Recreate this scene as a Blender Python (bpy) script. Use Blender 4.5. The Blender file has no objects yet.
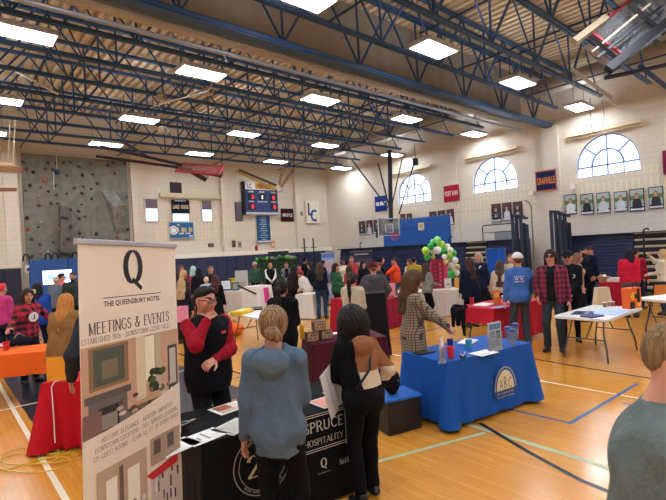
import bpy, math, random
import numpy as np
from mathutils import Vector, Matrix
PI = math.pi
random.seed(5)
SC = bpy.context.scene
COL = SC.collection

# ------------------------------------------------------------------ camera
YAW, PITCH, ROLL, FPX, EYE = math.radians(40.9456), math.radians(.0399), math.radians(-3.178), 461.0, 2.05
def cam_axes():
    f = np.array([math.sin(YAW)*math.cos(PITCH), math.cos(YAW)*math.cos(PITCH), math.sin(PITCH)])
    rt = np.array([math.cos(YAW), -math.sin(YAW), 0.0]); up = np.cross(rt, f)
    return rt*math.cos(ROLL)+up*math.sin(ROLL), -rt*math.sin(ROLL)+up*math.cos(ROLL), f
CR, CU, CF = cam_axes()
cd = bpy.data.cameras.new('camera'); cam = bpy.data.objects.new('camera', cd); COL.objects.link(cam)
cd.sensor_fit = 'HORIZONTAL'; cd.sensor_width = 36; cd.lens = 36*FPX/666
cd.clip_start = .05; cd.clip_end = 200
m = Matrix.Identity(4)
for i in range(3):
    m[i][0], m[i][1], m[i][2] = CR[i], CU[i], -CF[i]
m[2][3] = EYE
cam.matrix_world = m
SC.camera = cam
# measured sight lines: used only to read real positions (a point at a known height, wall or depth)
def ray(px, py): return CF + CR*(px-333)/FPX - CU*(py-250)/FPX
O3 = np.array([0, 0, EYE])
def atZ(px, py, z): d = ray(px, py); return d*((z-EYE)/d[2])+O3
def atX(px, py, x): d = ray(px, py); return d*(x/d[0])+O3
def atY(px, py, y): d = ray(px, py); return d*(y/d[1])+O3
def atD(px, py, D): return ray(px, py)*D+O3

WX, WY, WZ = 20.0, 23.4, 8.95      # right wall, far wall, deck height

# ------------------------------------------------------------------ materials
def lin(c):
    if isinstance(c, str):
        c = c.lstrip('#'); c = [int(c[i:i+2], 16)/255 for i in (0, 2, 4)]
    return tuple((v/12.92 if v <= .04045 else ((v+.055)/1.055)**2.4) for v in c)+(1.0,)
MC = {}
def mat(col, rough=.7, metal=0, emit=0, kind='', name=None, c2=None, sc=1, bump=0):
    key = (col, rough, metal, emit, kind, c2, sc, bump)
    if key in MC: return MC[key]
    M = bpy.data.materials.new(name or (kind or 'paint')); M.use_nodes = True
    nt = M.node_tree; N = nt.nodes; L = nt.links; B = N['Principled BSDF']
    B.inputs['Base Color'].default_value = lin(col); B.inputs['Roughness'].default_value = rough
    B.inputs['Metallic'].default_value = metal
    if emit:
        B.inputs['Emission Color'].default_value = lin(col); B.inputs['Emission Strength'].default_value = emit
    def nd(t, **k):
        n = N.new(t)
        for a, b in k.items(): setattr(n, a, b)
        return n
    def mth(op, a, b=None, c=None):
        n = nd('ShaderNodeMath', operation=op)
        for i, v in enumerate((a, b, c)):
            if v is None: continue
            if isinstance(v, (int, float)): n.inputs[i].default_value = v
            else: L.new(v, n.inputs[i])
        return n.outputs[0]
    def mix(f, a, b):
        n = nd('ShaderNodeMix', data_type='RGBA')
        if isinstance(f, (int, float)): n.inputs[0].default_value = f
        else: L.new(f, n.inputs[0])
        for i, v in ((6, a), (7, b)):
            if isinstance(v, tuple): n.inputs[i].default_value = v
            else: L.new(v, n.inputs[i])
        return n.outputs[2]
    tc = nd('ShaderNodeTexCoord').outputs['Object']
    def xyz():
        s = nd('ShaderNodeSeparateXYZ'); L.new(tc, s.inputs[0]); return s.outputs
    def noise(scale, detail=3, vec=None, rough_=.5):
        n = nd('ShaderNodeTexNoise'); n.inputs['Scale'].default_value = scale; n.inputs['Detail'].default_value = detail
        n.inputs['Roughness'].default_value = rough_
        L.new(vec if vec is not None else tc, n.inputs['Vector']); return n.outputs['Fac']
    def dobump(h, s, d=.01):
        b = nd('ShaderNodeBump'); b.inputs['Strength'].default_value = s; b.inputs['Distance'].default_value = d
        L.new(h, b.inputs['Height']); L.new(b.outputs[0], B.inputs['Normal'])
    C = lin(col)
    if kind == 'fabric':
        n = noise(5, 3); v = mth('MULTIPLY_ADD', n, .35, .83)
        s = nd('ShaderNodeVectorMath', operation='SCALE'); s.inputs[0].default_value = C[:3]; L.new(v, s.inputs['Scale'])
        L.new(s.outputs[0], B.inputs['Base Color']); B.inputs['Roughness'].default_value = .9
        dobump(noise(11, 4), .6, .04)
        B.inputs['Specular IOR Level'].default_value = .15
    elif kind == 'cloth':
        B.inputs['Roughness'].default_value = rough; B.inputs['Specular IOR Level'].default_value = .2
        dobump(noise(7, 3), .4, .03)
    elif kind == 'plaid':
        x, y, z = xyz(); C2 = lin(c2)
        u = mth('ADD', x, mth('MULTIPLY', y, .6))
        a = mth('GREATER_THAN', mth('FRACT', mth('MULTIPLY', u, sc)), .5); b = mth('GREATER_THAN', mth('FRACT', mth('MULTIPLY', z, sc)), .5)
        f = mth('MULTIPLY', mth('ADD', a, b), .5)
        L.new(mix(f, C, C2), B.inputs['Base Color']); dobump(noise(12, 4), .5, .02)
    elif kind == 'grid':      # thin light lines on a ground
        x, y, z = xyz(); C2 = lin(c2)
        u = mth('ADD', x, mth('MULTIPLY', y, .6))
        a = mth('GREATER_THAN', mth('FRACT', mth('MULTIPLY', u, sc)), .72); b = mth('GREATER_THAN', mth('FRACT', mth('MULTIPLY', z, sc)), .72)
        f = mth('MAXIMUM', a, b)
        L.new(mix(f, C, C2), B.inputs['Base Color']); dobump(noise(12, 4), .5, .02)
    elif kind == 'hair':
        C2 = lin(c2) if c2 else tuple(v*1.8 for v in C[:3])+(1,)
        mp = nd('ShaderNodeMapping'); mp.inputs['Scale'].default_value = (60, 60, 5); L.new(tc, mp.inputs[0])
        n = noise(1.6, 4, mp.outputs[0])
        r = nd('ShaderNodeMapRange'); r.inputs[1].default_value = .35; r.inputs[2].default_value = .7; L.new(n, r.inputs[0])
        L.new(mix(r.outputs[0], C, C2), B.inputs['Base Color']); dobump(n, .5, .01); B.inputs['Roughness'].default_value = .6; B.inputs['Specular IOR Level'].default_value = .2
    elif kind == 'skin':
        n = noise(12, 3); C2 = (min(1, C[0]*1.02), C[1]*.86, C[2]*.82, 1)
        L.new(mix(n, C, C2), B.inputs['Base Color']); B.inputs['Roughness'].default_value = .5
        B.inputs['Subsurface Weight'].default_value = .05
    elif kind == 'cmu':       # painted concrete block, u axis given in c2 ('x' or 'y')
        x, y, z = xyz(); u = x if c2 == 'x' else y
        cb = nd('ShaderNodeCombineXYZ'); L.new(u, cb.inputs[0]); L.new(z, cb.inputs[1])
        br = nd('ShaderNodeTexBrick'); L.new(cb.outputs[0], br.inputs['Vector'])
        br.inputs['Scale'].default_value = 1; br.inputs['Brick Width'].default_value = .4; br.inputs['Row Height'].default_value = .2
        br.inputs['Mortar Size'].default_value = .008; br.inputs['Color1'].default_value = C
        br.inputs['Color2'].default_value = tuple(v*.97 for v in C[:3])+(1,); br.inputs['Mortar'].default_value = tuple(v*.86 for v in C[:3])+(1,)
        # slotted acoustic blocks
        zs = mth('FRACT', mth('MULTIPLY', z, 1/.6)); inz = mth('MULTIPLY', mth('GREATER_THAN', zs, .1), mth('LESS_THAN', zs, .9))
        us = mth('LESS_THAN', mth('FRACT', mth('MULTIPLY', u, 5)), .3)
        band = None
        for lo, hi, ulo, uhi in (((3.0, 4.2, 8.6, 13.2), (5.0, 5.75, 8.8, 13.0), (3.0, 3.9, 13.9, 17.2)) if c2 == 'x' else ((3.15, 4.55, -8, 8.0), (3.15, 4.55, 9.4, 17.6))):
            q = mth('MULTIPLY', mth('MULTIPLY', mth('GREATER_THAN', z, lo), mth('LESS_THAN', z, hi)), mth('MULTIPLY', mth('GREATER_THAN', u, ulo), mth('LESS_THAN', u, uhi)))
            band = q if band is None else mth('MAXIMUM', band, q)
        f = mth('MULTIPLY', mth('MULTIPLY', us, inz), mth('MULTIPLY', band, .65))
        L.new(mix(f, br.outputs['Color'], lin('#ece0ae')), B.inputs['Base Color'])
        dobump(br.outputs['Fac'], -.4, .01)
    elif kind == 'wood_floor':
        x, y, z = xyz(); cb = nd('ShaderNodeCombineXYZ'); L.new(y, cb.inputs[0]); L.new(x, cb.inputs[1])
        br = nd('ShaderNodeTexBrick'); L.new(cb.outputs[0], br.inputs['Vector'])
        br.inputs['Scale'].default_value = 1; br.inputs['Brick Width'].default_value = .9; br.inputs['Row Height'].default_value = .057
        br.inputs['Mortar Size'].default_value = .0012; br.inputs['Color1'].default_value = C; br.inputs['Color2'].default_value = lin(c2)
        br.inputs['Mortar'].default_value = tuple(v*.55 for v in C[:3])+(1,); br.offset = .37
        mp = nd('ShaderNodeMapping'); mp.inputs['Scale'].default_value = (14, 1.1, 1); L.new(tc, mp.inputs[0])
        n = noise(1.5, 4, mp.outputs[0])
        L.new(mix(mth('MULTIPLY', n, .5), br.outputs['Color'], tuple(v*.72 for v in C[:3])+(1,)), B.inputs['Base Color'])
        B.inputs['Roughness'].default_value = rough; B.inputs['Coat Weight'].default_value = .3; B.inputs['Coat Roughness'].default_value = .13
    elif kind == 'wood':
        mp = nd('ShaderNodeMapping'); mp.inputs['Scale'].default_value = (2, 12, 12); L.new(tc, mp.inputs[0])
        n = noise(2, 4, mp.outputs[0]); L.new(mix(n, C, tuple(v*.6 for v in C[:3])+(1,)), B.inputs['Base Color'])
    elif kind == 'speckle':
        n = noise(sc, 3); r = nd('ShaderNodeMapRange'); r.inputs[1].default_value = .4; r.inputs[2].default_value = .62; L.new(n, r.inputs[0])
        L.new(mix(r.outputs[0], C, lin(c2)), B.inputs['Base Color']); dobump(n, .25, .02)
    elif kind == 'glass':
        B.inputs['Transmission Weight'].default_value = .85; B.inputs['Roughness'].default_value = rough; B.inputs['IOR'].default_value = 1.2
    elif bump:
        dobump(noise(20, 3), bump, .01)
    MC[key] = M
    return M
def fab(c): return mat(c, .9, kind='fabric', name='fabric')
def cloth(c): return mat(c, .8, kind='cloth', name='tablecloth_fabric')

# ------------------------------------------------------------------ objects
def tag(o, label=None, cat=None, group=None, kind=None):
    if label: o['label'] = label
    if cat: o['category'] = cat
    if group: o['group'] = group
    if kind: o['kind'] = kind
    return o
def empty(name, loc=(0, 0, 0), rz=0, label=None, cat=None, group=None):
    o = bpy.data.objects.new(name, None); COL.objects.link(o); o.location = loc; o.rotation_euler = (0, 0, rz); o.empty_display_size = .1
    return tag(o, label, cat, group)
class MB:
    """collects shapes, links them as one mesh"""
    def __init__(s): s.v = []; s.f = []; s.m = []; s.mi = 0
    def raw(s, vs, fs):
        b = len(s.v); s.v += [tuple(float(c) for c in p) for p in vs]; s.f += [tuple(i+b for i in f) for f in fs]; s.m += [s.mi]*len(fs); return s
    def box(s, x0, y0, z0, x1, y1, z1, M=None):
        vs = [(x, y, z) for z in (z0, z1) for y in (y0, y1) for x in (x0, x1)]
        if M is not None: vs = [tuple(M @ Vector(v)) for v in vs]
        return s.raw(vs, [(0, 2, 3, 1), (4, 5, 7, 6), (0, 1, 5, 4), (2, 6, 7, 3), (0, 4, 6, 2), (1, 3, 7, 5)])
    def beam(s, a, b, w, h, up=(0, 0, 1)):
        a = Vector(a); b = Vector(b); d = (b-a).normalized(); u = Vector(up)
        if abs(d.dot(u)) > .98: u = Vector((1, 0, 0))
        x = d.cross(u).normalized(); u = x.cross(d); vs = []
        for p in (a, b):
            for i, j in ((-1, -1), (1, -1), (1, 1), (-1, 1)): vs.append(p+x*(i*w/2)+u*(j*h/2))
        return s.raw(vs, [(0, 1, 2, 3), (4, 7, 6, 5), (0, 4, 5, 1), (1, 5, 6, 2), (2, 6, 7, 3), (3, 7, 4, 0)])
    def tube(s, pts, r, n=8, closed=False, flat=1):
        pts = [Vector(p) for p in pts]; N = len(pts); rr = r if isinstance(r, (list, tuple)) else [r]*N; vs = []
        prev = None
        for i, p in enumerate(pts):
            d = (pts[(i+1) % N]-pts[i-1]) if closed else (pts[min(i+1, N-1)]-pts[max(i-1, 0)])
            d.normalize()
            if prev is None: x = d.orthogonal().normalized()
            else: x = (prev-d*prev.dot(d)).normalized()
            prev = x; y = d.cross(x)
            for k in range(n):
                a = 2*PI*k/n; vs.append(p+(x*math.cos(a)+y*math.sin(a))*rr[i])
        fs = []; R = N if closed else N-1
        for i in range(R):
            for k in range(n):
                a, b = i*n+k, i*n+(k+1) % n; c, d = ((i+1) % N)*n+(k+1) % n, ((i+1) % N)*n+k
                fs.append((a, b, c, d))
        if not closed: fs += [tuple(range(n-1, -1, -1)), tuple(range((N-1)*n, N*n))]
        return s.raw(vs, fs)
    def lathe(s, prof, c=(0, 0, 0), n=16, ax=None):
        vs = []; c = Vector(c)
        for r, z in prof:
            for k in range(n):
                a = 2*PI*k/n; v = Vector((r*math.cos(a), r*math.sin(a), z)); vs.append(c+(ax @ v if ax else v))
        fs = [(i*n+k, i*n+(k+1) % n, (i+1)*n+(k+1) % n, (i+1)*n+k) for i in range(len(prof)-1) for k in range(n)]
        fs += [tuple(range(n-1, -1, -1)), tuple(range((len(prof)-1)*n, len(prof)*n))]
        return s.raw(vs, fs)
    def ball(s, c, r, n=12, sq=(1, 1, 1), R=None):
        vs = []; c = Vector(c); h = n//2; vs.append(Vector((0, 0, r*sq[2])))
        for i in range(1, h):
            t = PI*i/h
            for k in range(n):
                a = 2*PI*k/n; vs.append(Vector((r*math.sin(t)*math.cos(a)*sq[0], r*math.sin(t)*math.sin(a)*sq[1], r*math.cos(t)*sq[2])))
        vs.append(Vector((0, 0, -r*sq[2]))); L = len(vs)-1
        fs = [(0, 1+k, 1+(k+1) % n) for k in range(n)]
        for i in range(h-2):
            for k in range(n): fs.append((1+i*n+k, 1+(i+1)*n+k, 1+(i+1)*n+(k+1) % n, 1+i*n+(k+1) % n))
        fs += [(L, 1+(h-2)*n+(k+1) % n, 1+(h-2)*n+k) for k in range(n)]
        if R is not None: vs = [R @ v for v in vs]
        return s.raw([v+c for v in vs], fs)
    def prism(s, poly, y0, y1):
        """polygon in x,z given counter-clockwise seen from -y; thickness along y"""
        n = len(poly); vs = [(x, y0, z) for x, z in poly]+[(x, y1, z) for x, z in poly]
        return s.raw(vs, [tuple(range(n)), tuple(range(2*n-1, n-1, -1))]+[(i, i+n, (i+1) % n+n, (i+1) % n) for i in range(n)])
    def build(s, name, ms, parent=None, smooth=False, loc=None, bev=0, sub=0):
        me = bpy.data.meshes.new(name); me.from_pydata(s.v, [], s.f)
        for q in (ms if isinstance(ms, (list, tuple)) else [ms]): me.materials.append(q)
        if len(me.materials) > 1: me.polygons.foreach_set('material_index', s.m)
        if smooth: me.polygons.foreach_set('use_smooth', [True]*len(s.f))
        me.update()
        o = bpy.data.objects.new(name, me); COL.objects.link(o)
        if parent is not None: o.parent = parent
        if loc is not None: o.location = loc
        if bev:
            b = o.modifiers.new('bevel', 'BEVEL'); b.width = bev; b.segments = 2; b.limit_method = 'ANGLE'
        if sub:
            b = o.modifiers.new('sub', 'SUBSURF'); b.levels = sub; b.render_levels = sub
        return o
def copy_tree(o, parent=None, name=None):
    c = o.copy(); COL.objects.link(c)
    if parent is not None: c.parent = parent
    for ch in list(o.children): copy_tree(ch, c)
    return c
def struct(o): o['kind'] = 'structure'; return o

# sans text -> triangles in the local x,z plane facing -y, fitted to a box
_tc = {}
def text_geo(st, bold=.0):
    k = (st, bold)
    if k not in _tc:
        cu = bpy.data.curves.new('t', 'FONT'); cu.body = st; cu.offset = bold; cu.resolution_u = 2
        ob = bpy.data.objects.new('t', cu); COL.objects.link(ob)
        dg = bpy.context.evaluated_depsgraph_get(); me = ob.evaluated_get(dg).to_mesh()
        vs = np.array([v.co[:2] for v in me.vertices]); fs = [tuple(p.vertices) for p in me.polygons]
        ob.evaluated_get(dg).to_mesh_clear(); bpy.data.objects.remove(ob); bpy.data.curves.remove(cu)
        _tc[k] = (vs, fs)
    return _tc[k]
def put_geo(mb, vs, fs, cx, cz, w, h, y, th=.0015):
    lo, hi = vs.min(0), vs.max(0); sx = w/(hi[0]-lo[0]); sz = h/(hi[1]-lo[1]) if h else sx
    c = (lo+hi)/2
    mb.raw([((x-c[0])*sx+cx, y, (z-c[1])*sz+cz) for x, z in vs], fs)
def text(mb, st, cx, cz, w, h, y=-.004, bold=.01):
    vs, fs = text_geo(st, bold); put_geo(mb, vs, fs, cx, cz, w, h, y)

# serif capitals drawn with a broad pen: verticals thick, horizontals thin
def arc(cx, cy, rx, ry, a0, a1, n=10): return [(cx+rx*math.cos(math.radians(a0+(a1-a0)*i/n)), cy+ry*math.sin(math.radians(a0+(a1-a0)*i/n))) for i in range(n+1)]
def SF():
    G = {}
    G['A'] = (.8, [[(.02, 0), (.38, 1)], [(.38, 1), (.78, 0)], [(.14, .35), (.62, .35)]])
    G['B'] = (.65, [[(.1, 0), (.1, 1)], [(.1, 1), (.3, 1)]+arc(.32, .77, .22, .23, 90, -90)+[(.1, .54)], [(.1, .54), (.3, .54)]+arc(.33, .27, .27, .27, 90, -90)+[(.1, 0)]])
    G['C'] = (.75, [arc(.43, .5, .37, .5, 45, 315, 16)]); G['G'] = (.82, [arc(.43, .5, .37, .5, 45, 330, 16)+[(.74, .42)], [(.5, .42), (.8, .42)]])
    G['D'] = (.78, [[(.1, 0), (.1, 1)], [(.1, 1)]+arc(.3, .5, .42, .5, 90, -90, 14)+[(.1, 0)]])
    G['E'] = (.62, [[(.1, 0), (.1, 1)], [(.1, 1), (.58, 1)], [(.1, .52), (.5, .52)], [(.1, 0), (.6, 0)]])
    G['F'] = (.58, [[(.1, 0), (.1, 1)], [(.1, 1), (.55, 1)], [(.1, .52), (.48, .52)]])
    G['H'] = (.82, [[(.1, 0), (.1, 1)], [(.72, 0), (.72, 1)], [(.1, .52), (.72, .52)]]); G['I'] = (.25, [[(.12, 0), (.12, 1)]])
    G['K'] = (.75, [[(.1, 0), (.1, 1)], [(.12, .42), (.65, 1)], [(.28, .55), (.72, 0)]]); G['L'] = (.6, [[(.1, 0), (.1, 1)], [(.1, 0), (.57, 0)]])
    G['M'] = (.98, [[(.12, 0), (.12, 1)], [(.12, 1), (.48, .1)], [(.48, .1), (.85, 1)], [(.86, 0), (.86, 1)]])
    G['N'] = (.85, [[(.1, 0), (.1, 1)], [(.1, 1), (.75, 0)], [(.75, 0), (.75, 1)]]); G['O'] = (.88, [arc(.44, .5, .38, .5, 0, 360, 22)])
    G['P'] = (.62, [[(.1, 0), (.1, 1)], [(.1, 1), (.3, 1)]+arc(.32, .74, .25, .26, 90, -90)+[(.1, .48)]]); G['Q'] = (.9, G['O'][1]+[[(.4, .1), (.85, -.2)]])
    G['R'] = (.72, G['P'][1]+[[(.35, .48), (.7, 0)]]); G['S'] = (.6, [arc(.31, .75, .22, .25, 20, 250, 12)+arc(.3, .26, .25, .26, 70, -160, 12)])
    G['T'] = (.75, [[(.37, 0), (.37, 1)], [(.02, 1), (.72, 1)]]); G['U'] = (.8, [[(.12, 1), (.12, .35)]+arc(.4, .32, .28, .32, 180, 360, 10)+[(.68, 1)]])
    G['V'] = (.78, [[(.02, 1), (.4, 0)], [(.4, 0), (.76, 1)]]); G['W'] = (1.1, [[(.02, 1), (.3, 0)], [(.3, 0), (.55, 1)], [(.55, 1), (.82, 0)], [(.82, 0), (1.08, 1)]])
    G['Y'] = (.75, [[(.02, 1), (.38, .48)], [(.38, .48), (.72, 1)], [(.38, 0), (.38, .48)]]); G['X'] = (.75, [[(.02, 1), (.7, 0)], [(.02, 0), (.7, 1)]])
    G['&'] = (.9, [[(.85, .5), (.5, .05)]+arc(.35, .25, .27, .25, 300, 120, 10)+[(.45, .62)]+arc(.38, .8, .16, .2, -50, 220, 10)+[(.78, 0)]])
    G['0'] = (.62, [arc(.31, .5, .25, .5, 0, 360, 16)]); G['1'] = (.4, [[(.2, 0), (.2, 1)]]); G['2'] = (.6, [arc(.3, .72, .23, .28, 170, -40, 10)+[(.06, 0)], [(.06, 0), (.57, 0)]])
    G['3'] = (.6, [arc(.28, .75, .2, .25, 150, -90, 10), arc(.28, .27, .25, .27, 90, -150, 10)]); G['5'] = (.6, [[(.5, 1), (.13, 1), (.12, .58)]+arc(.28, .3, .27, .3, 110, -140, 10)])
    G['6'] = (.6, [[(.48, .98), (.14, .5)], arc(.31, .3, .23, .3, 0, 360, 14)]); G['9'] = (.6, [[(.48, .5), (.14, 0)], arc(.31, .7, .23, .3, 0, 360, 14)])
    G['.'] = (.25, [[(.1, .0), (.1, .1)]]); G[','] = (.25, [[(.1, .05), (.06, -.15)]]); G['-'] = (.4, [[(.05, .45), (.35, .45)]]); G[' '] = (.42, [])
    return G
SFG = SF()
def serif_geo(st, thick=.13, thin=.045, ser=True, gap=.13):
    vs = []; fs = []; x = 0
    def quad(a, b, w):
        dx, dy = b[0]-a[0], b[1]-a[1]; l = math.hypot(dx, dy) or 1; nx, ny = -dy/l*w/2, dx/l*w/2; ex, ey = dx/l*w*.15, dy/l*w*.15
        k = len(vs); vs.extend([(a[0]+nx-ex, a[1]+ny-ey), (a[0]-nx-ex, a[1]-ny-ey), (b[0]-nx+ex, b[1]-ny+ey), (b[0]+nx+ex, b[1]+ny+ey)]); fs.append((k, k+1, k+2, k+3))
    for ch in st:
        w, ss = SFG.get(ch, SFG[' '])
        for pl in ss:
            P = [(x+p[0], p[1]) for p in pl]
            for a, b in zip(P, P[1:]):
                dx, dy = b[0]-a[0], b[1]-a[1]; l = math.hypot(dx, dy) or 1
                v = abs(dy)/l
                if dx*dy > 0 and abs(dx)/l > .25 and len(P) < 4: v = 0
                quad(a, b, thin+(thick-thin)*v**1.5)
            if ser and len(P) == 2 and abs(P[0][1]-P[1][1]) > .4:
                for p in P:
                    if p[1] in (0, 1): quad((p[0]-.11, p[1]), (p[0]+.11, p[1]), thin)
        x += w+gap
    return np.array(vs), fs
def serif(mb, st, cx, cz, w, h, y=-.004, **k):
    vs, fs = serif_geo(st, **k); put_geo(mb, vs, fs, cx, cz, w, h, y)
def ell_poly(cx, cz, rx, rz, n=28, a0=0, a1=360): return [(cx+rx*math.cos(math.radians(a0+(a1-a0)*i/n)), cz+rz*math.sin(math.radians(a0+(a1-a0)*i/n))) for i in range(n+(a1-a0 < 360))]
def disc(mb, cx, cz, rx, rz, y=-.004, a0=0, a1=360):
    p = ell_poly(cx, cz, rx, rz, 28, a0, a1); mb.raw([(a, y, b) for a, b in p], [tuple(range(len(p)))])
def rect(mb, x0, z0, x1, z1, y=-.004): mb.raw([(x0, y, z0), (x1, y, z0), (x1, y, z1), (x0, y, z1)], [(0, 1, 2, 3)])
def ringf(mb, cx, cz, r, w, y=-.004, a0=0, a1=360, ry=None):
    n = 40; ry = ry or r; vs = []
    for i in range(n+1):
        a = math.radians(a0+(a1-a0)*i/n); vs += [(cx+(r-w/2)*math.cos(a), y, cz+(ry-w/2)*math.sin(a)), (cx+(r+w/2)*math.cos(a), y, cz+(ry+w/2)*math.sin(a))]
    mb.raw(vs, [(2*i, 2*i+1, 2*i+3, 2*i+2) for i in range(n)])
# ------------------------------------------------------------------ the hall
NAVY = mat('#232c4e', .6, name='navy_pad'); WALLM = mat('#dad0bb', .75, kind='cmu', c2='x', name='painted_block'); WALLR = mat('#d8d0be', .75, kind='cmu', c2='y', name='painted_block')
STEEL = mat('#2e5480', .45, name='blue_steel'); BLACK = mat('#0c0c0e', .6, name='black'); GREY = mat('#8a8c90', .4, metal=.7, name='grey_metal'); WHITE = mat('#e8e6e0', .6, name='white')
X0, Y0 = -9.0, -9.0
W = mat('#d18c30', .22, kind='wood_floor', c2='#e19d3e', name='maple_floor')
struct(MB().raw([(X0, Y0, 0), (WX, Y0, 0), (WX, WY, 0), (X0, WY, 0)], [(0, 1, 2, 3)]).build('floor', W))
def ribbon(name, pts, w, m, z=.002, closed=False):
    vs = []; P = [Vector((p[0], p[1], 0)) for p in pts]; n = len(P)
    for i, p in enumerate(P):
        d = (P[min(i+1, n-1)]-P[max(i-1, 0)]).normalized(); x = Vector((-d.y, d.x, 0))*w/2; vs += [(p.x+x.x, p.y+x.y, z), (p.x-x.x, p.y-x.y, z)]
    o = MB().raw(vs, [(2*i, 2*i+1, 2*i+3, 2*i+2) for i in range(n-1)]).build(name, m); struct(o); return o
LB, LW, LBL, LG = mat('#191a22', .25), mat('#e9dcc0', .3), mat('#2f5f92', .25), mat('#a9b58a', .3)
o = MB().raw([(.9, 6.0, .0015), (3.5, 6.0, .0015), (3.5, 14, .0015), (.9, 14, .0015)], [(0, 1, 2, 3)]).build('trim_1', mat('#23242e', .35)); struct(o)
ribbon('trim_2', [(.79, 3.0), (.79, 20)], .055, LW)
ribbon('trim_3', [(-2, 8.3), (3.5, 8.25)], .05, LW, .003)
ribbon('trim_4', [(3.4, 4.2), (4.0, 3.75), (4.45, 3.35), (4.6, 2.93), (4.25, 2.18), (4.04, 1.65), (3.98, 1.3), (3.95, .6)][3:], .05, LB, .003)
ribbon('trim_5', [(5.18, 4.2), (5.23, 2.2)], .04, LBL, .002); ribbon('trim_6', [(5.20, 2.2), (7.2, 2.1)], .045, mat('#345a86', .25), .003)
ribbon('trim_7', [(4.48, 3.0), (4.43, 1.71), (4.36, 1.3), (4.3, .6)], .07, LG, .002)
ribbon('trim_8', [(7.78, 4.4), (7.62, 3.2), (7.5, 1.2)], .05, LB, .002); ribbon('trim_9', [(6.55, 7), (6.55, 1)], .04, LW, .002)
ribbon('trim_10', [(2.9, 7.0), (10.5, 6.9)], .05, LBL, .0015); ribbon('trim_11', [(3.9, 14), (3.95, 6)], .05, LB, .0015)
ribbon('trim_12', [(5.2, 12.5), (10.0, 8.5)], .05, LB, .0015); ribbon('trim_13', [(.2, 4.05), (4.4, 2.75)], .05, LG, .0015)
ribbon('trim_14', [(6.2, 1.2), (6.25, 2.0)], .04, LBL, .002)
def wallbox(name, x0, y0, z0, x1, y1, z1, m): return struct(MB().box(x0, y0, z0, x1, y1, z1).build(name, m))

# right wall with the arched window openings
def arch_outline(n=20):
    # width 2.24, springing below the top; local (y, z) about the sill centre
    w, side, top = 1.12, .42, 1.62
    return [(-w, 0), (w, 0), (w, side)]+[(w*math.cos(PI*i/n), side+(top-side)*math.sin(PI*i/n)) for i in range(1, n)]+[(-w, side)]
WINS = []
for c in (((577, 180), (640.6, 171)), ((475, 194), (519, 188)), ((398, 205), (431.6, 199))):
    a = atX(*c[0], WX); b = atX(*c[1], WX); WINS.append(((a[1]+b[1])/2, (a[2]+b[2])/2))
SILL = sum(w[1] for w in WINS)/3
WY_ = [w[0] for w in WINS]; dY = (WY_[2]-WY_[0])/2; WY_ = [WY_[0], WY_[0]+dY, WY_[2], WY_[0]-dY]
def poly_with_holes_wall():
    import bmesh
    bm = bmesh.new(); P = [(-9, 0), (WY, 0), (WY, WZ+.2), (-9, WZ+.2)]; E_ = []
    def loop(pts):
        vs = [bm.verts.new((0, y, z)) for y, z in pts]
        for i in range(len(vs)): E_.append(bm.edges.new((vs[i], vs[(i+1) % len(vs)])))
    loop(P)
    for yc in WY_: loop([(yc-p[0], SILL+p[1]) for p in arch_outline()])
    bmesh.ops.triangle_fill(bm, use_beauty=True, use_dissolve=False, edges=E_)
    vs = [(WX, v.co.y, v.co.z) for v in bm.verts]; bm.verts.index_update(); fs = [[v.index for v in f.verts] for f in bm.faces]
    # drop any face whose centre falls in an opening
    out = []
    for f in fs:
        cy = sum(vs[i][1] for i in f)/3; cz = sum(vs[i][2] for i in f)/3; bad = False
        for yc in WY_:
            u, v = cy-yc, cz-SILL
            if abs(u) < 1.12 and 0 < v < .42: bad = True
            elif v >= .42 and (u/1.12)**2+((v-.42)/1.2)**2 < .97: bad = True
        if not bad: out.append(f)
    bm.free(); return vs, out
vs, fs = poly_with_holes_wall(); mb = MB().raw(vs, fs)
for yc in WY_:      # reveals
    P = [(yc-p[0], SILL+p[1]) for p in arch_outline()]; n = len(P)
    mb.raw([(WX, y, z) for y, z in P]+[(WX+.25, y, z) for y, z in P], [(i, (i+1) % n, (i+1) % n+n, i+n) for i in range(n)])
struct(mb.build('wall_right', WALLR))
GL = mat('#e4edff', .3, emit=1.5, name='bright_pane'); FR = mat('#6f86b4', .5, name='window_frame')
for k, yc in enumerate(WY_):
    e = empty('window_%d' % (k+1), (WX+.12, yc, SILL), -PI/2); struct(e)
    P = arch_outline(); g = MB(); g.raw([(x, .03, z) for x, z in P], [tuple(range(len(P)))]); g.build('pane', GL, e)
    f = MB(); f.tube([(x, 0, z) for x, z in P], .06, 4, closed=True)
    f.beam((0, 0, 0), (0, 0, 1.6), .09, .05); f.beam((-1.1, 0, .42), (1.1, 0, .42), .05, .07)
    f.tube([(.56*math.cos(PI*i/16), 0, .42+.62*math.sin(PI*i/16)) for i in range(17)], .05, 4)
    f.beam((-.56, 0, 0), (-.56, 0, .42), .07, .04); f.beam((.56, 0, 0), (.56, 0, .42), .07, .04)
    for s in (-1, 1): f.beam((s*.4, 0, .86), (s*.82, 0, 1.24), .05, .07)
    f.build('window_frame', FR, e)
    # roller blind cassette above
    b = empty('roller_blind', (WX-.12, yc+.05, SILL+1.72), -PI/2, ['long cream roller blind box above the nearest arched window', 'long cream roller blind box above the middle arched window', 'long cream roller blind box above the farthest arched window', 'cream blind box'][k], 'blind')
    q = MB(); q.box(-1.35, -.08, 0, 1.35, .08, .14); q.build('blind_box', mat('#d9cba8', .6), b, bev=.01)
    MB().tube([(-1.35, 0, -.08), (1.35, 0, -.08)], .025, 8).build('roller', mat('#c9b890', .6), b)
    if k == 3:
        for ch in list(b.children): bpy.data.objects.remove(ch)
        bpy.data.objects.remove(b)
wallbox('wall_back', X0, WY, 0, WX+.3, WY+.3, WZ+.2, WALLM)
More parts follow.
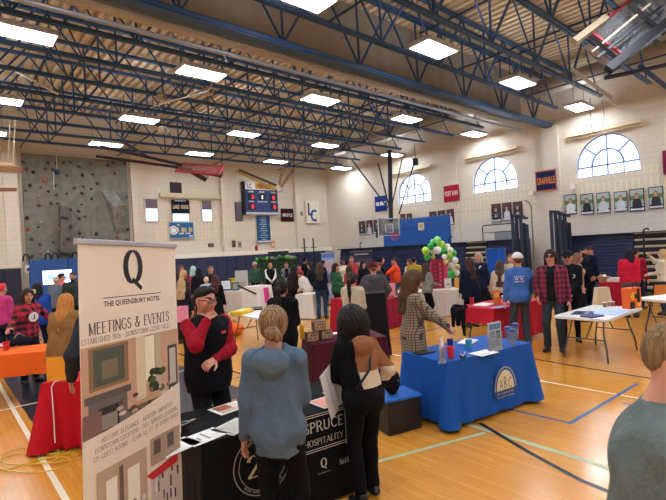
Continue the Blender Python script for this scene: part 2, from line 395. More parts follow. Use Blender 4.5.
wallbox('wall_left', X0-.3, Y0, 0, X0, WY, WZ+.2, WALLR); wallbox('wall_near', X0, Y0-.3, 0, WX+.3, Y0, WZ+.2, WALLM)
# pilasters
k = 0
for px, py in ((552, 150), (452, 180)):
    y = atX(px, py, WX)[1]; k += 1
    wallbox('trim_%d' % (14+k), WX-(.22 if k == 1 else .04), y-.32, 0, WX, y+.32, 6.75, WALLR)
k = 17
for px, py, w in ((224, 220, .35), (12, 220, .5), (134, 200, .3), (297, 220, .28), (331, 200, .4)):
    x = atY(px, py, WY)[0]; wallbox('trim_%d' % k, x-w/2, WY-.2, 0, x+w/2, WY, WZ, WALLM); k += 1
# pads along the far wall
xc0 = atY(20.5, 220, WY)[0]; xc1 = atY(128, 200, WY)[0]
def padrow(name, xa, xb, z, m, y=WY-.26, n=.6):
    mb = MB(); c = max(1, round((xb-xa)/n)); w = (xb-xa)/c
    for i in range(c): mb.box(xa+i*w+.012, y, .1, xa+(i+1)*w-.012, y+.08, z)
    mb.box(xa, y+.07, .1, xb, y+.13, z)
    return struct(mb.build(name, m, bev=.015))
padrow('wall_pad_left', -8, xc0-.1, 2.03, mat('#23263a', .6)); padrow('wall_pad_back', xc1+.2, 19.4, 2.05, NAVY)
wallbox('trim_22', xc1+.2, WY-.24, 2.06, atY(335, 250, WY)[0], WY, 2.28, mat('#e9e2d0', .6)); wallbox('trim_23', -8, WY-.24, 2.06, xc0-.05, WY, 2.2, mat('#e0d6ba', .6))

# roof deck, ribs along y
mb = MB(); vs = []; n = int((WX-X0)/.29)
prof = []
for i in range(n+1):
    x = X0+i*.29; prof += [(x, WZ), (x+.14, WZ), (x+.13, WZ+.16), (x+.3, WZ+.16)]
for x, z in prof: vs += [(x, Y0, z), (x, WY, z)]
mb.raw(vs, [(2*i, 2*i+1, 2*i+3, 2*i+2) for i in range(len(prof)-1)])
struct(mb.build('ceiling', mat('#d6c6a6', .7, name='ribbed_deck')))
# trusses
STD = mat('#1c3a62', .5, name='blue_steel')
def joist(y, xb=18.7, zb=7.1, zt=8.78, w=.13, ch=.085, pan=2.44, off=0, deep=True, m=STEEL):
    mb = MB(); x0 = X0+.6+off
    mb.box(X0, y-w/2, zt, WX, y+w/2, zt+ch); mb.box(x0-.6, y-w/2, zb, xb, y-w*.1, zb+ch); mb.box(x0-.6, y+w*.1, zb, xb, y+w/2, zb+ch); mb.box(x0-.6, y-w/2, zb+ch-.012, xb, y+w/2, zb+ch)
    x = x0
    while x < xb-.3:
        mb.beam((x, y, zb+.03), (x, y, zt), .045, .045)
        mb.beam((x, y, zb+.05), (x+pan/2, y, zt), .065, .045); 
        if x+pan < xb: mb.beam((x+pan/2, y, zt), (x+pan, y, zb+.05), .04, .04)
        x += pan
    return mb
labels = []
JY = [-7.5, -5.95, -4.4, -2.85, -1.3, .25, 1.5, 3.05, 4.6, 6.12, 7.72, 10.95, 12.5, 14.1, 15.7, 17.25, 18.8, 20.35, 21.95]
proto = joist(0).build('roof_truss', STEEL)
for i, y in enumerate(JY):
    o = proto if i == 0 else proto.copy()
    if i: COL.objects.link(o)
    o.location = (0, y, 0); o['kind'] = 'structure'
mb = joist(8.53, xb=WX, zb=6.78, zt=8.72, w=.16, ch=.1, pan=2.44)
mb.box(X0, 8.38, 6.70, WX, 8.68, 6.72); struct(mb.build('roof_girder', STEEL))
# divider curtain gathered under the roof behind the girder
e = empty('divider_curtain', (0, 8.95, 6.78), 0, 'tan divider curtain folded up above the long blue girder near the ceiling', 'curtain')
mb = MB(); vs = []
for i in range(221):
    x = X0+.2+i*(WX-X0-1.9)/220; o = .03*math.sin(i*1.3)
    vs += [(x, o, 0), (x, o*.4, 1.95)]
mb.raw(vs, [(2*i, 2*i+2, 2*i+3, 2*i+1) for i in range(220)]); mb.build('curtain_fabric', cloth('#a39b8c'), e, smooth=True)
mb = MB(); mb.tube([(X0+.2, -.02, -.1), (WX-1.6, -.02, -.1)], .085, 12); mb.build('curtain_roll', mat('#aca392', .5), e, smooth=True)
mb = MB(); mb.tube([(X0+.2, .12, -.27), (WX-1.6, .12, -.27)], .05, 8); mb.build('bottom_tube', mat('#8f959c', .4, metal=.4), e, smooth=True)
# bridging between the trusses
mb = MB()
for x in (-5, -.4, 3.0, 6.9, 11.9, 16.2):
    mb.beam((x, Y0, 8.74), (x, WY, 8.74), .05, .05); mb.beam((x, Y0, 7.16), (x, 7.7, 7.16), .04, .04); mb.beam((x, 10.9, 7.16), (x, WY, 7.16), .04, .04)
JJ = [y for y in JY if y > -3]
for a, b in zip(JJ, JJ[1:]):
    if b-a > 2: continue
    for x in (3.0,): mb.beam((x, a, 7.12), (x, b, 8.75), .03, .03)
struct(mb.build('roof_bridging', STD))
# round air ducts
for k, (x, z, r) in enumerate(((18.9, 8.15, .33),)):
    mb = MB(); mb.tube([(x, 1, z), (x, 22.8, z)], r, 20)
    for y in range(2, 23): mb.tube([(x, y-.02, z), (x, y+.02, z)], r+.02, 20)
    tag(mb.build('air_duct', mat('#a39a8c', .5, metal=.2), smooth=False), 'long round tan air duct running along the right wall under the roof', 'duct')
# lights on their grid
LX, LY_ = [-6.9, -2.6, 1.62, 5.65, 9.8, 14.15, 18.9], [-6.5, -2, 2.5, 6.97, 11.5, 16.45, 20.6]
EM = mat('#ecf2ff', .5, emit=19, name='lamp_diffuser'); 
proto = None; row = {2.5: 'nearest', 6.97: 'second', 11.5: 'third', 16.45: 'fourth', 20.6: 'farthest'}; col = {1.62: 'left end', 5.65: 'second place', 9.8: 'middle', 14.15: 'fourth place', 18.9: 'right wall end'}
for y in LY_:
    for x in LX:
        if proto is None:
            r = empty('ceiling_light'); MB().box(-.63, -.33, .015, .63, .33, .1).build('housing', mat('#b9bcc0', .5), r, bev=.01)
            f = MB(); f.box(-.62, -.32, -.02, .62, -.295, .02); f.box(-.62, .295, -.02, .62, .32, .02); f.box(-.62, -.3, -.02, -.595, .3, .02); f.box(.595, -.3, -.02, .62, .3, .02); f.build('frame', WHITE, r)
            MB().box(-.59, -.29, -.012, .59, .29, .012).build('diffuser', EM, r); MB().box(-.5, -.2, .1, .5, .2, .115).build('added_deck_glow', mat('#e8f0ff', .5, emit=7), r)  # upward glow on the housing top is added to brighten the roof deck
            h = MB(); [h.tube([(a, 0, .1), (a, 0, .9)], .008, 5) for a in (-.5, .5)]; h.build('hanger', BLACK, r); proto = r
        else: r = copy_tree(proto)
        r.location = (x, y, 7.0)
        tag(r, 'white glowing lamp under the roof, %s of the %s row' % (col.get(x, 'beyond the left'), row.get(y, 'unseen')), 'ceiling light', 'ceiling lights')

# ------------------------------------------------------------------ climbing wall
def fw(px, py, off=0): p = atY(px, py, WY-off); return p[0], p[2]
xa, za = fw(20, 262); xb, zb = fw(128, 238); xt, zt = fw(15.6, 153.2)
CW0, CW1, CZ0, CZ1 = xc0+.12, xc1-.05, 2.3, zt
e = empty('climbing_wall', ((CW0+CW1)/2, WY-.2, CZ0), 0, 'tall grey green climbing wall covered with small holds', 'climbing wall')
hw = (CW1-CW0)/2; H_ = CZ1-CZ0; mb = MB(); w3 = 2*hw/3
for i in range(3):
    for j in range(2): mb.box(-hw+i*w3+.008, 0, j*H_/2+.008, -hw+(i+1)*w3-.008, .15, (j+1)*H_/2-.008)
mb.box(-hw, .02, 0, hw, .18, H_); mb.build('panel', mat('#7c7c6c', .9, kind='speckle', c2='#6c6d60', sc=3), e)
def loc_(px, py): x, z = fw(px, py, .4); return x-(CW0+CW1)/2, z-CZ0
ax, az = loc_(57, 206); bx, bz = loc_(73, 252); bz = max(bz, .12)
mb = MB(); mb.prism([(ax, bz), (bx, bz-.05), (bx, az-.1), (ax+.1, az)], -.38, 0); mb.build('volume', mat('#66625a', .9, kind='speckle', c2='#5a564e', sc=3), e, bev=.02)
p = [loc_(*q) for q in ((102.5, 190), (115, 189), (122, 206), (111, 208))]
mb = MB(); v = [(p[0][0], 0, p[0][1]), (p[1][0], 0, p[1][1]), (p[2][0], -.55, p[2][1]), (p[3][0], -.55, p[3][1])]
q2 = [loc_(*q) for q in ((117, 234), (128, 232))]; v += [(q2[0][0], 0, q2[0][1]), (q2[1][0], 0, q2[1][1])]
mb.raw(v, [(0, 3, 2, 1), (3, 4, 5, 2), (0, 4, 3), (1, 2, 5), (0, 1, 5, 4)]); mb.mi = 0; mb.build('overhang_volume', mat('#86867a', .9, kind='speckle', c2='#6c6c64', sc=3), e)
rnd = random.Random(3); HC = [mat(c, .6) for c in ('#2a2a2c', '#4a3c34', '#3c4450', '#2f3a33', '#96392b', '#b3642a', '#b9a98c', '#5a4c58')]
hs = []
for k in range(4):
    mb = MB(); mb.ball((0, 0, 0), .07, 8, (1+.3*(k % 2), .6, .7+.15*k), Matrix.Rotation(k*.7, 3, 'Y')); hs.append(mb)
hp = {}
cnt = 0
for i in range(12):
    for j in range(9):
        if rnd.random() < .2: continue
        x = -hw+(i+.5)*2*hw/12+rnd.uniform(-.13, .13); z = (j+.5)*H_/9+rnd.uniform(-.2, .2)
        if cnt >= 96: continue
        ki = (rnd.randrange(4), rnd.choice([0, 0, 1, 2, 3, 3, 4, 5, 6, 7, 1, 0])); y = -.03
        if ax-.05 < x < bx+.05 and bz-.1 < z < az: y = -.41
        elif p[0][0]-.1 < x < q2[1][0] and q2[0][1]-.1 < z < p[0][1]+.1: continue
        if ki not in hp: hp[ki] = o = hs[ki[0]].build('hold', HC[ki[1]], e, smooth=True)
        else: o = hp[ki].copy(); COL.objects.link(o)
        o.location = (x, y, z); cnt += 1
# blue landing pad under it with rope loops
e = empty('crash_pad', ((CW0+CW1)/2, WY-.62, 0), 0, 'royal blue padded mat standing along the foot of the climbing wall', 'mat')
for i in range(3): MB().box(-hw+i*w3+.01, -.15, .0, -hw+(i+1)*w3-.01, .16, 2.33).build('pad', mat('#1f4e8f', .6), e, bev=.03)
for px in (26, 48, 55, 75):
    x = fw(px, 258, .55)[0]-(CW0+CW1)/2; MB().tube([(x+.11*math.cos(a), .05, 2.3+.3*math.sin(a)) for a in [i*PI/10 for i in range(11)]], .03, 6).build('strap_loop', BLACK, e, smooth=True)
s = fw(29, 269, .75); sg = empty('small_notice', (s[0], WY-.72, s[1]), 0, 'small white notice with dark print stuck on the blue mat', 'notice')
MB().box(-.11, 0, -.15, .11, .01, .15).build('sheet', WHITE, sg); q = MB(); rect(q, -.07, -.1, .08, .05); q.build('print', mat('#303040'), sg)
# rope with carabiner on the climbing wall
for px, t, b, lab in ((57, 148, 172, 'climbing rope with blue pulley hanging over the climbing wall'), (54, 172, 190, 'thin pale rope hanging below the blue pulley')):
    x, z0 = fw(px, b, .5); z1 = fw(px, t, .5)[1]; e = empty('climbing_rope', (x, WY-.5, z0), 0, lab, 'rope')
    MB().tube([(0, 0, 0), (.02, 0, z1-z0)], .018, 6).build('rope', mat('#c8c2b2'), e)
    if b == 172: MB().ball((0, 0, 0), .12, 10).build('pulley', mat('#24407a'), e, smooth=True)

# small windows of the far wall, signs and fittings
def panel(name, cat, lab, wall, px0, py0, px1, py1, depth=.03, off=.06, grp=None):
    """empty at the centre of a flat thing on a wall, returns (empty, width, height)"""
    if wall == 'F':
        a = atY(px0, py0, WY-off); b = atY(px1, py1, WY-off); c = (a+b)/2; e = empty(name, (c[0], WY-off, c[2]), 0, lab, cat, grp); return e, abs(b[0]-a[0]), abs(a[2]-b[2])
    a = atX(px0, py0, WX-off); b = atX(px1, py1, WX-off); ym = (a[1]+b[1])/2; e = empty(name, (WX-off, ym, (a[2]+b[2])/2), -PI/2, lab, cat, grp)
    return e, abs(b[1]-a[1]), abs(a[2]-b[2])
def board(e, w, h, m, th=.03, nm='board', bev=.004): return MB().box(-w/2, 0, -h/2, w/2, th, h/2).build(nm, m, e, bev=bev)
def bars(mb, cx, cz, w, h, n, y=-.005):
    # print too small to read: a row of short strokes
    rr = random.Random(int(abs(cx*977+cz*131)*10)+n)
    for i in range(n):
        a = cx-w/2+w*i/n
        if rr.random() < .12: continue
        rect(mb, a, cz-h/2, a+w/n*rr.uniform(.45, .8), cz+h/2*rr.uniform(.6, 1), y)
def words(e, items, m, nm='lettering', y=-.005, bold=.02):
    mb = MB()
    for st, cx, cz, w, h in items: text(mb, st, cx, cz, w, h, y, bold)
    return mb.build(nm, m, e)
k = 5
for a, t, bl in (((145, 199, 158, 221), 0, .42), ((201.5, 201, 212, 221), 0, .42), ((172, 199, 189, 221), 0, .3)):
    e, w, h = panel('window_%d' % k, None, None, 'F', *a); struct(e); k += 1
    MB().box(-w/2, 0, -h/2, w/2, .02, h/2).build('pane', mat('#dce8fa', .3, emit=.4), e)
    f = MB(); f.box(-w/2-.05, -.03, -h/2-.05, w/2+.05, .03, -h/2); f.box(-w/2-.05, -.03, h/2, w/2+.05, .03, h/2+.05); f.box(-w/2-.05, -.03, -h/2, -w/2, .03, h/2); f.box(w/2, -.03, -h/2, w/2+.05, .03, h/2); f.build('window_frame', mat('#c9c2b0'), e)
    MB().box(-w/2, -.03, h/2-h*bl, w/2, -.01, h/2).build('blind', mat('#6a5c66', .8), e)
for a, lab in (((235, 202, 243, 221), 'grey brown shaded panel left of the scoreboard'), ((170, 182, 182, 193), 'dark square loudspeaker panel high on the far wall')):
    e, w, h = panel('wall_panel', 'panel', lab, 'F', *a); board(e, w, h, mat('#4b3f4b' if a[0] > 200 else '#241c22'), .06); b = MB(); b.box(-w/2+.05, -.02, -h/2+.05, w/2-.05, 0, h/2-.05); b.build('grille', mat('#5d525e' if a[0] > 200 else '#2c2229'), e)
e, w, h = panel('roller_blind', 'blind', 'long cream roller blind box above the three small windows', 'F', 160, 193, 221, 198, off=.2); board(e, w, .2, mat('#d6c9a6'), .15, 'blind_box', .02); MB().tube([(-w/2, -.05, -.14), (w/2, -.05, -.14)], .03, 8).build('roller', mat('#c0b08c'), e)
e, w, h = panel('wall_banner', 'banner', 'black cloth banner reading LAKE GEORGE between small windows', 'F', 171, 200, 190, 213.5, off=.14); board(e, w, h, cloth('#14151c'), .01, 'fabric')
words(e, [('LAKE', -w*.24, 0, w*.34, h*.3), ('GEORGE', w*.22, 0, w*.42, h*.3)], mat('#d8c4a0')); q = MB(); q.box(-w*.3, -.006, h*.42, w*.3, 0, h*.5); q.build('top_patch', mat('#9fb0c8'), e)
e, w, h = panel('wall_sign', 'sign', 'bright blue sign with white round seal and yellow lettering', 'F', 169, 222, 194.5, 238, off=.1); board(e, w, h, mat('#1d6396'), .03)
q = MB(); disc(q, -w*.34, 0, h*.27, h*.27); q.build('seal', WHITE, e); q = MB(); ringf(q, -w*.34, 0, h*.18, .03, -.007); q.build('seal_ring', mat('#1d6396'), e)
words(e, [('THE', -w*.14, h*.32, w*.12, h*.1)], WHITE); q = MB(); bars(q, w*.12, -h*.2, w*.5, h*.1, 9); bars(q, w*.36, -h*.36, w*.16, h*.1, 4); q.build('small_lettering', WHITE, e); q = MB(); bars(q, w*.13, h*.04, w*.62, h*.3, 8); q.build('large_lettering', mat('#e0c050'), e)
q = MB(); rect(q, -w/2, -h/2, w/2, -h/2+.03); rect(q, -w/2, h/2-.03, w/2, h/2); rect(q, -w/2, -h/2, -w/2+.03, h/2); rect(q, w/2-.03, -h/2, w/2, h/2); q.build('border', mat('#9fc3da'), e)
# scoreboard
e, w, h = panel('scoreboard', 'scoreboard', 'blue electric scoreboard with red digits under a LC GOLD header', 'F', 245.5, 189, 278.5, 212.5, off=.3)
board(e, w, h, mat('#28406e'), .25, 'cabinet', .02); q = MB(); q.box(-w/2-.04, -.02, -h/2-.14, w/2+.04, .05, -h/2); q.build('ledge', mat('#b7bec6'), e)
MB().box(-w/2-.14, -.02, -h/2-.14, -w/2-.04, .25, h/2+.45).build('side_frame', mat('#1a1d26'), e); MB().box(-w/2, .0, h/2, w/2, .2, h/2+.42).build('header', WHITE, e)
words(e, [('LC', -w*.38, h/2+.2, w*.13, .26)], mat('#2b2f3c'), 'initials', -.006); q = MB(); q.box(-w*.2, -.02, h/2+.05, w*.42, 0, h/2+.38); q.build('gold_plate', mat('#c8962c'), e); words(e, [('GOLD', w*.1, h/2+.21, w*.42, .24)], mat('#302414'), 'gold_lettering', -.025)
for lab, cx, cz in (('window', -w*.34, h*.17), ('window', w*.36, h*.17), ('window', -w*.34, -h*.25), ('window', w*.36, -h*.25), ('window', 0, h*.17)):
    MB().box(cx-w*.11, -.012, cz-h*.15, cx+w*.11, 0, cz+h*.15).build('digit_window', mat('#161b22'), e)
RD = mat('#f02040', .5, emit=.8, name='led_red')
for st, cx, cz in (('0', -w*.29, h*.17), ('0', w*.36, h*.17), ('0', -w*.31, -h*.25), ('0', w*.38, -h*.25)): words(e, [(st, cx, cz, w*.075, h*.2)], RD, 'digit', -.016)
words(e, [('1', 0, h*.17, w*.04, h*.16)], mat('#e8eef8', .5, emit=.8), 'digit', -.016)
words(e, [('HOME', -w*.34, h*.4, w*.16, .1), ('GUEST', w*.36, h*.4, w*.16, .1), ('PERIOD', 0, h*.4, w*.16, .1), ('BONUS POSS', 0, -.04, w*.3, .09), ('FOULS', -w*.34, -.04, w*.14, .08), ('FOULS', w*.36, -.04, w*.14, .08)], WHITE, 'lettering', -.006)
e, w, h = panel('record_banner', 'banner', 'tall blue list banner hanging under the scoreboard', 'F', 256.5, 216, 271, 242.5, off=.12); board(e, w, h, cloth('#2a5580'), .015, 'fabric')
q = MB(); rnd = random.Random(9)
for i in range(11):
    ww = w*rnd.uniform(.22, .42); zc = h*.44-i*h*.082; bars(q, 0, zc, ww*1.6, h*.035, 9)
q.build('lettering', mat('#cfdbe6'), e); q = MB(); rect(q, -w/2, -h/2+.03, w/2, -h/2+.12); q.build('foot_band', mat('#dfe6ec'), e)
e, w, h = panel('wall_banner', 'banner', 'dark maroon ARGYLE banner right of the scoreboard', 'F', 280.5, 208.5, 294, 221.5, off=.1); board(e, w, h, cloth('#2c1418'), .012, 'fabric'); words(e, [('ARGYLE', 0, 0, w*.8, h*.26)], mat('#d8d0cc'))
e, w, h = panel('school_logo_sign', 'sign', 'white square sign with interlocked blue letters LC', 'F', 305, 201, 320, 223.5, off=.1); board(e, w, h, mat('#e3dfc8'), .02)
LCB = mat('#1f4f96'); q = MB(); q.box(-w*.33, -.01, -h*.12, -w*.22, 0, h*.42); q.box(-w*.33, -.01, -h*.14, 0, 0, -h*.04); q.build('letter_l', mat('#2a3f66'), e); q = MB(); ringf(q, w*.12, -h*.14, w*.22, w*.13, -.014, 50, 310, h*.22); q.build('letter_c', LCB, e)
q = MB(); rect(q, -w/2, -h/2, w/2, -h/2+.04); rect(q, -w/2, -h/2, -w/2+.04, h/2); q.build('border', mat('#c8925c'), e)
for a, lab, c in (((208.5, 243.5, 214, 247), 'small dark double socket box on the far wall', '#3a3430'), ((232.5, 240.5, 236, 247), 'dark phone box on far wall below the shaded panel', '#4a3c30'), ((238, 241, 242, 248), 'small pale grey box beside the phone box', '#b0a694'), ((300.5, 211.5, 303, 215.5), 'tiny bell left of the LC sign', '#9a8c70')):
    e, w, h = panel('wall_fitting', 'fitting', lab, 'F', *a); board(e, w, h, mat(c), .08, bev=.01); MB().box(-w*.25, -.015, -h*.25, w*.25, 0, h*.25).build('cover', mat('#6b6258'), e)
for a, lab in (((255, 245, 258, 251), 'red fire extinguisher on far wall under the blue list banner'), ((271, 241, 275, 248), 'orange pink notice on far wall right of the list banner')):
    e, w, h = panel('fire_extinguisher' if a[0] < 260 else 'small_notice', 'extinguisher' if a[0] < 260 else 'notice', lab, 'F', *a)
    if a[0] < 260: MB().lathe([(.08, -h/2), (.09, h*.25), (.03, h*.4), (.03, h/2)], n=12).build('cylinder', mat('#a3262a'), e, smooth=True); MB().box(-.02, -.1, h*.4, .02, .02, h*.48).build('handle', BLACK, e)
    else: board(e, w, h, mat('#c98a6c'), .01); q = MB(); rect(q, -w*.3, -h*.2, w*.3, h*.2); q.build('print', mat('#e6c4a8'), e)
# two tall poles by the far corner (volleyball posts)
for px0, py0, py1, lab in ((304, 238, 262, 'left thin black post standing by the far wall'), (313, 238, 262, 'right thin black post standing by the far wall')):
    a = atY(px0, py0, WY-1); e = empty('game_post', (a[0], WY-1, 0), 0, lab, 'post'); MB().tube([(0, 0, .05), (0, 0, a[2])], .04, 8).build('pole', BLACK, e); MB().lathe([(.25, 0), (.25, .05), (.05, .06)], n=14).build('base', BLACK, e); MB().beam((-.25, 0, 2.3), (.25, 0, 2.3), .05, .05).build('crossbar', BLACK, e)
# right wall banners and photographs
def rbanner(a, lab, ground, st, fg, nm='wall_banner', edge=None):
    e, w, h = panel(nm, 'banner', lab, 'R', *a, off=.35 if 'orange' in lab else .08); board(e, w, h, cloth(ground), .012, 'fabric')
    if st: words(e, [(s, cx*w, cz*h, ww*w, hh*h) for s, cx, cz, ww, hh in st], mat(fg))
    if edge: q = MB(); rect(q, -w/2, -h/2, w/2, -h/2+.05); rect(q, -w/2, h/2-.05, w/2, h/2); rect(q, -w/2, -h/2, -w/2+.04, h/2); rect(q, w/2-.04, -h/2, w/2, h/2); q.build('border', mat(edge), e)
    return e, w, h
rbanner((535, 172, 557, 189.5), 'navy pennant with orange lettering GRANVILLE on the pilaster', '#1b2450', [('GRANVILLE', 0, 0, .86, .34)], '#ef8a3a', edge='#c05a2c')
rbanner((443.3, 186.5, 459.5, 200.5), 'red banner reading FORT ANN between the arched windows', '#a51c33', [('FORT ANN', 0, 0, .84, .32)], '#f0d8d8')
e, w, h = rbanner((374.5, 197, 387, 210.5), 'blue banner with white band left of the far arched window', '#1f3a86', [], '#e8edf4'); q = MB(); rect(q, -w*.4, -h*.12, -w*.12, h*.12); rect(q, -w*.06, -h*.12, w*.4, h*.12); q.build('white_band', mat('#dfe8e8'), e)
rbanner((662, 151, 678, 173), 'crimson banner at the right edge beside the nearest arched window', '#7c2346', [], '#e8d0d0')
def photo(a, lab, k, grp, kind):
    e, w, h = panel('photo_poster', 'poster', lab, 'R', *a, off=.07, grp=grp); board(e, w, h, mat('#1d1c22'), .02)
    rr = random.Random(k); sky, gr = ('#aab8b4', '#5f7a48') if kind == 'out' else ('#5a3438', '#3c2a34')
    q = MB(); rect(q, -w*.45, -h*.3, w*.45, h*.46); q.build('picture_ground', mat(sky), e); q = MB(); rect(q, -w*.45, 0, w*.45, h*.2, -.006); q.build('picture_trees', mat(gr), e)
    q = MB(); q.raw([(x, -.008, z) for x, z in ((-w*.34, -h*.38), (w*.34, -h*.38), (w*.3, -h*.05), (w*.14, h*.06), (-w*.14, h*.06), (-w*.3, -h*.05))], [(0, 1, 2, 3, 4, 5)]); q.build('portrait_clothing', mat(('#d8dce2', '#20242e', '#c8ccd2', '#c9d2da', '#1c222c', '#242832')[k % 6] if kind == 'out' else ('#d0cdd6', '#242a44')[k % 2]), e)
    q = MB(); disc(q, 0, h*.16, w*.13, h*.11, -.01); q.build('portrait_face', mat('#c79a7c'), e); q = MB(); disc(q, 0, h*.2, w*.15, h*.11, -.009); q.build('portrait_hair', mat(rr.choice(['#2a1e18', '#4c3524', '#6b4e2e'])), e)
    q = MB(); rect(q, -w*.45, -h*.46, w*.45, -h*.36, -.006); q.build('name_band', mat('#d9d9dc'), e)
    if kind != 'out': words(e, [('%d' % (10+k*11 % 80), 0, -h*.15, w*.3, h*.16)], mat('#e8e8ee'), 'number', -.012)
ox = [(564, 577.2, 194.5, 214.5), (580, 594, 194, 214.5), (596, 610.5, 192.5, 213), (613.5, 628, 191.5, 211.5), (629, 645, 189, 211), (648, 664, 187, 208.5)]
nm = ['leftmost', 'second', 'third', 'fourth', 'fifth', 'rightmost']
for k, (x0, x1, y0, y1) in enumerate(ox): photo((x0, y0+.6, x1, y1-.6), 'outdoor portrait poster, %s of the six under the nearest arched window' % nm[k], k, 'portrait posters under the nearest window', 'out')
gi = 0
for (x0, x1, yt0, yt1, hh), where in (((491, 523.5, 205, 201.5, 17), 'under the middle window'), ((429, 455, 212.5, 209, 15), 'beside the blue wall covering'), ((400, 413, 214.5, 213.5, 14.5), 'right of the hanging hoop'), ((358.5, 381, 222, 219.5, 13.5), 'left of the hanging hoop')):
    n = 2 if x1-x0 < 15 else 3
    for i in range(n):
        a = x0+(x1-x0)*i/n; b = x0+(x1-x0)*(i+1)/n-.6; y = yt0+(yt1-yt0)*(i+.5)/n; gi += 1
        photo((a, y, b, y+hh), 'maroon team portrait poster %s, %s of its group' % (where, ('left one', 'right one')[i] if n == 2 else ('left one', 'middle one', 'right one')[i]), gi, 'team portrait posters', 'in')
e, w, h = panel('wall_covering', 'wall covering', 'bright blue padded covering on the right wall above the bleachers', 'R', 383, 231, 451.5, 253, off=.12)
zt_ = 3.05; e.location.z = 2.6; MB().box(-w/2, 0, -.6, w/2, .06, .45).build('lower_pad', mat('#1c5aa6', .6), e, bev=.02); MB().box(-w*.22, 0, .45, w/2, .06, .95).build('upper_pad', mat('#1c5aa6', .6), e, bev=.02)
e, w, h = panel('wall_crest', 'crest', 'small pale shield crest above the blue covering', 'R', 418, 223, 424, 230, off=.2); board(e, w, h, mat('#d8cfae'), .04); q = MB(); disc(q, 0, 0, w*.3, h*.3); q.build('emblem', mat('#c9a24c'), e)
# conduit and small lamp on wall
for px, lab in ((531, 'small white flood lamp left of the pilaster'), (572, 'small white camera box right of the pilaster')):
    e, w, h = panel('wall_lamp', 'lamp', lab, 'R', px-2, 184 if px > 550 else 191, px+2.5, 189 if px > 550 else 195, off=.2); board(e, w, h, WHITE, .12, 'housing', .01); MB().tube([(0, .1, 0), (0, .2, 0)], .03, 8).build('bracket', GREY, e)
# ------------------------------------------------------------------ bleachers, pushed in along the right wall
BX = 18.3
def bleacher(y0, y1, lab, cfront, rows=9, x=BX, top=2.1):
    e = empty('bleacher', (x, (y0+y1)/2, 0), -PI/2, lab, 'bleacher', 'folded bleachers along the right wall'); L = (y1-y0)/2; rh = top/rows
    for r in range(rows):
        d = r*.035
        MB().box(-L, d, r*rh+.02, L, d+.07, r*rh+rh*.62).build('riser', mat(cfront, .5), e); MB().box(-L, d-.05, r*rh+rh*.68, L, d+.28, r*rh+rh*.97).build('seat_board', mat(cfront if cfront != '#0c1018' else '#b7ad98', .4), e, bev=.01)
    MB().box(-L, .3, .02, L, 1.55, top-.02).build('understructure', mat('#12172a'), e); MB().box(-L, .02, top-.03, L, 1.6, top).build('top_deck', mat(cfront if cfront != '#0c1018' else '#1e2c4e', .5), e)
    return e
yA = lambda px: atX(px, 250, BX)[1]
NB = '#1a2c58'
bleacher(yA(632)+.02, yA(560), 'navy folded bleacher right of the pilaster behind the red clothed table', NB); bleacher(-6, yA(632)-.02, 'bleacher at right edge with exposed beige seat boards', '#0c1018')
bleacher(yA(484)+.03, yA(463)-.03, 'bleacher section with beige seat boards right of the balloons', '#0c1018'); bleacher(yA(513), yA(484)-.03, 'navy bleacher section behind the blue backdrop cloth', NB)
bleacher(yA(463)+.03, yA(390), 'navy folded bleacher behind the balloon arch', NB); bleacher(yA(390)+.04, yA(337), 'farthest navy folded bleacher in the corner', NB)
# safety rail cage on the bleacher top
a, b = yA(480), yA(513); e = empty('guard_rail', (BX+.3, (a+b)/2, 2.1), -PI/2, 'grey tubular guard rail on top of the bleachers below the middle window', 'railing'); L = abs(a-b)/2
MB().tube([(-L, 0, 0), (-L, 0, .62), (-L+.06, 0, .68), (L-.06, 0, .68), (L, 0, .62), (L, 0, 0)], .025, 8).build('frame_tube', mat('#3b4048'), e); MB().tube([(-L, 0, .35), (L, 0, .35)], .018, 6).build('middle_tube', mat('#3b4048'), e); MB().box(-L*.5, .3, 0, L*.9, .34, .38).build('back_board', mat('#8d9298'), e)
# tall folded rail stacks both sides of the pilaster
for px, lab, n in ((522, 'tall dark blue folded end rails left of the pilaster', 3), (561, 'tall dark blue folded end rails right of the pilaster', 4)):
    y = atX(px, 230, 17.75)[1]; e = empty('folded_rails', (17.75, y, 0), -PI/2, lab, 'railing')
    for i in range(n):
        q = MB(); x = -.2+i*.12; t = 3.08-.06*i; q.box(x, -.5+.1*i, .05, x+.1, -.38+.1*i, t); q.box(x, .2, .05, x+.1, .3, t-.3); q.box(x, -.5+.1*i, t-.1, x+.1, .3, t); q.build('rail_post', mat('#16203c' if i % 2 else '#2c3548', .5), e, bev=.02)
    if px == 522: MB().tube([(.42, 0, .05), (.42, 0, 3.3), (.36, 0, 3.5), (.2, 0, 3.6)], .03, 8).build('curved_tube', GREY, e)
for px, pyt, lab in ((643, 228.5, 'thin black hooked pole standing by the right bleachers'), (449, 241, 'small hook on the bleacher behind balloons'), (360, 243, 'small hook on the far bleacher')):
    p = atX(px, pyt, 18.0 if px > 600 else 18.4); z0 = .0 if px > 600 else 2.1; e = empty('hooked_pole', (p[0], p[1], z0), -PI/2, lab, 'pole'); t = max(.3, p[2]-z0)
    MB().tube([(0, 0, 0), (0, 0, t-.12), (.03, 0, t-.03), (.1, 0, t), (.17, 0, t-.05)], .028, 8).build('pole', BLACK, e, smooth=True)
    if px > 600: MB().lathe([(.18, 0), (.18, .04), (.04, .05)], n=12).build('base', BLACK, e)
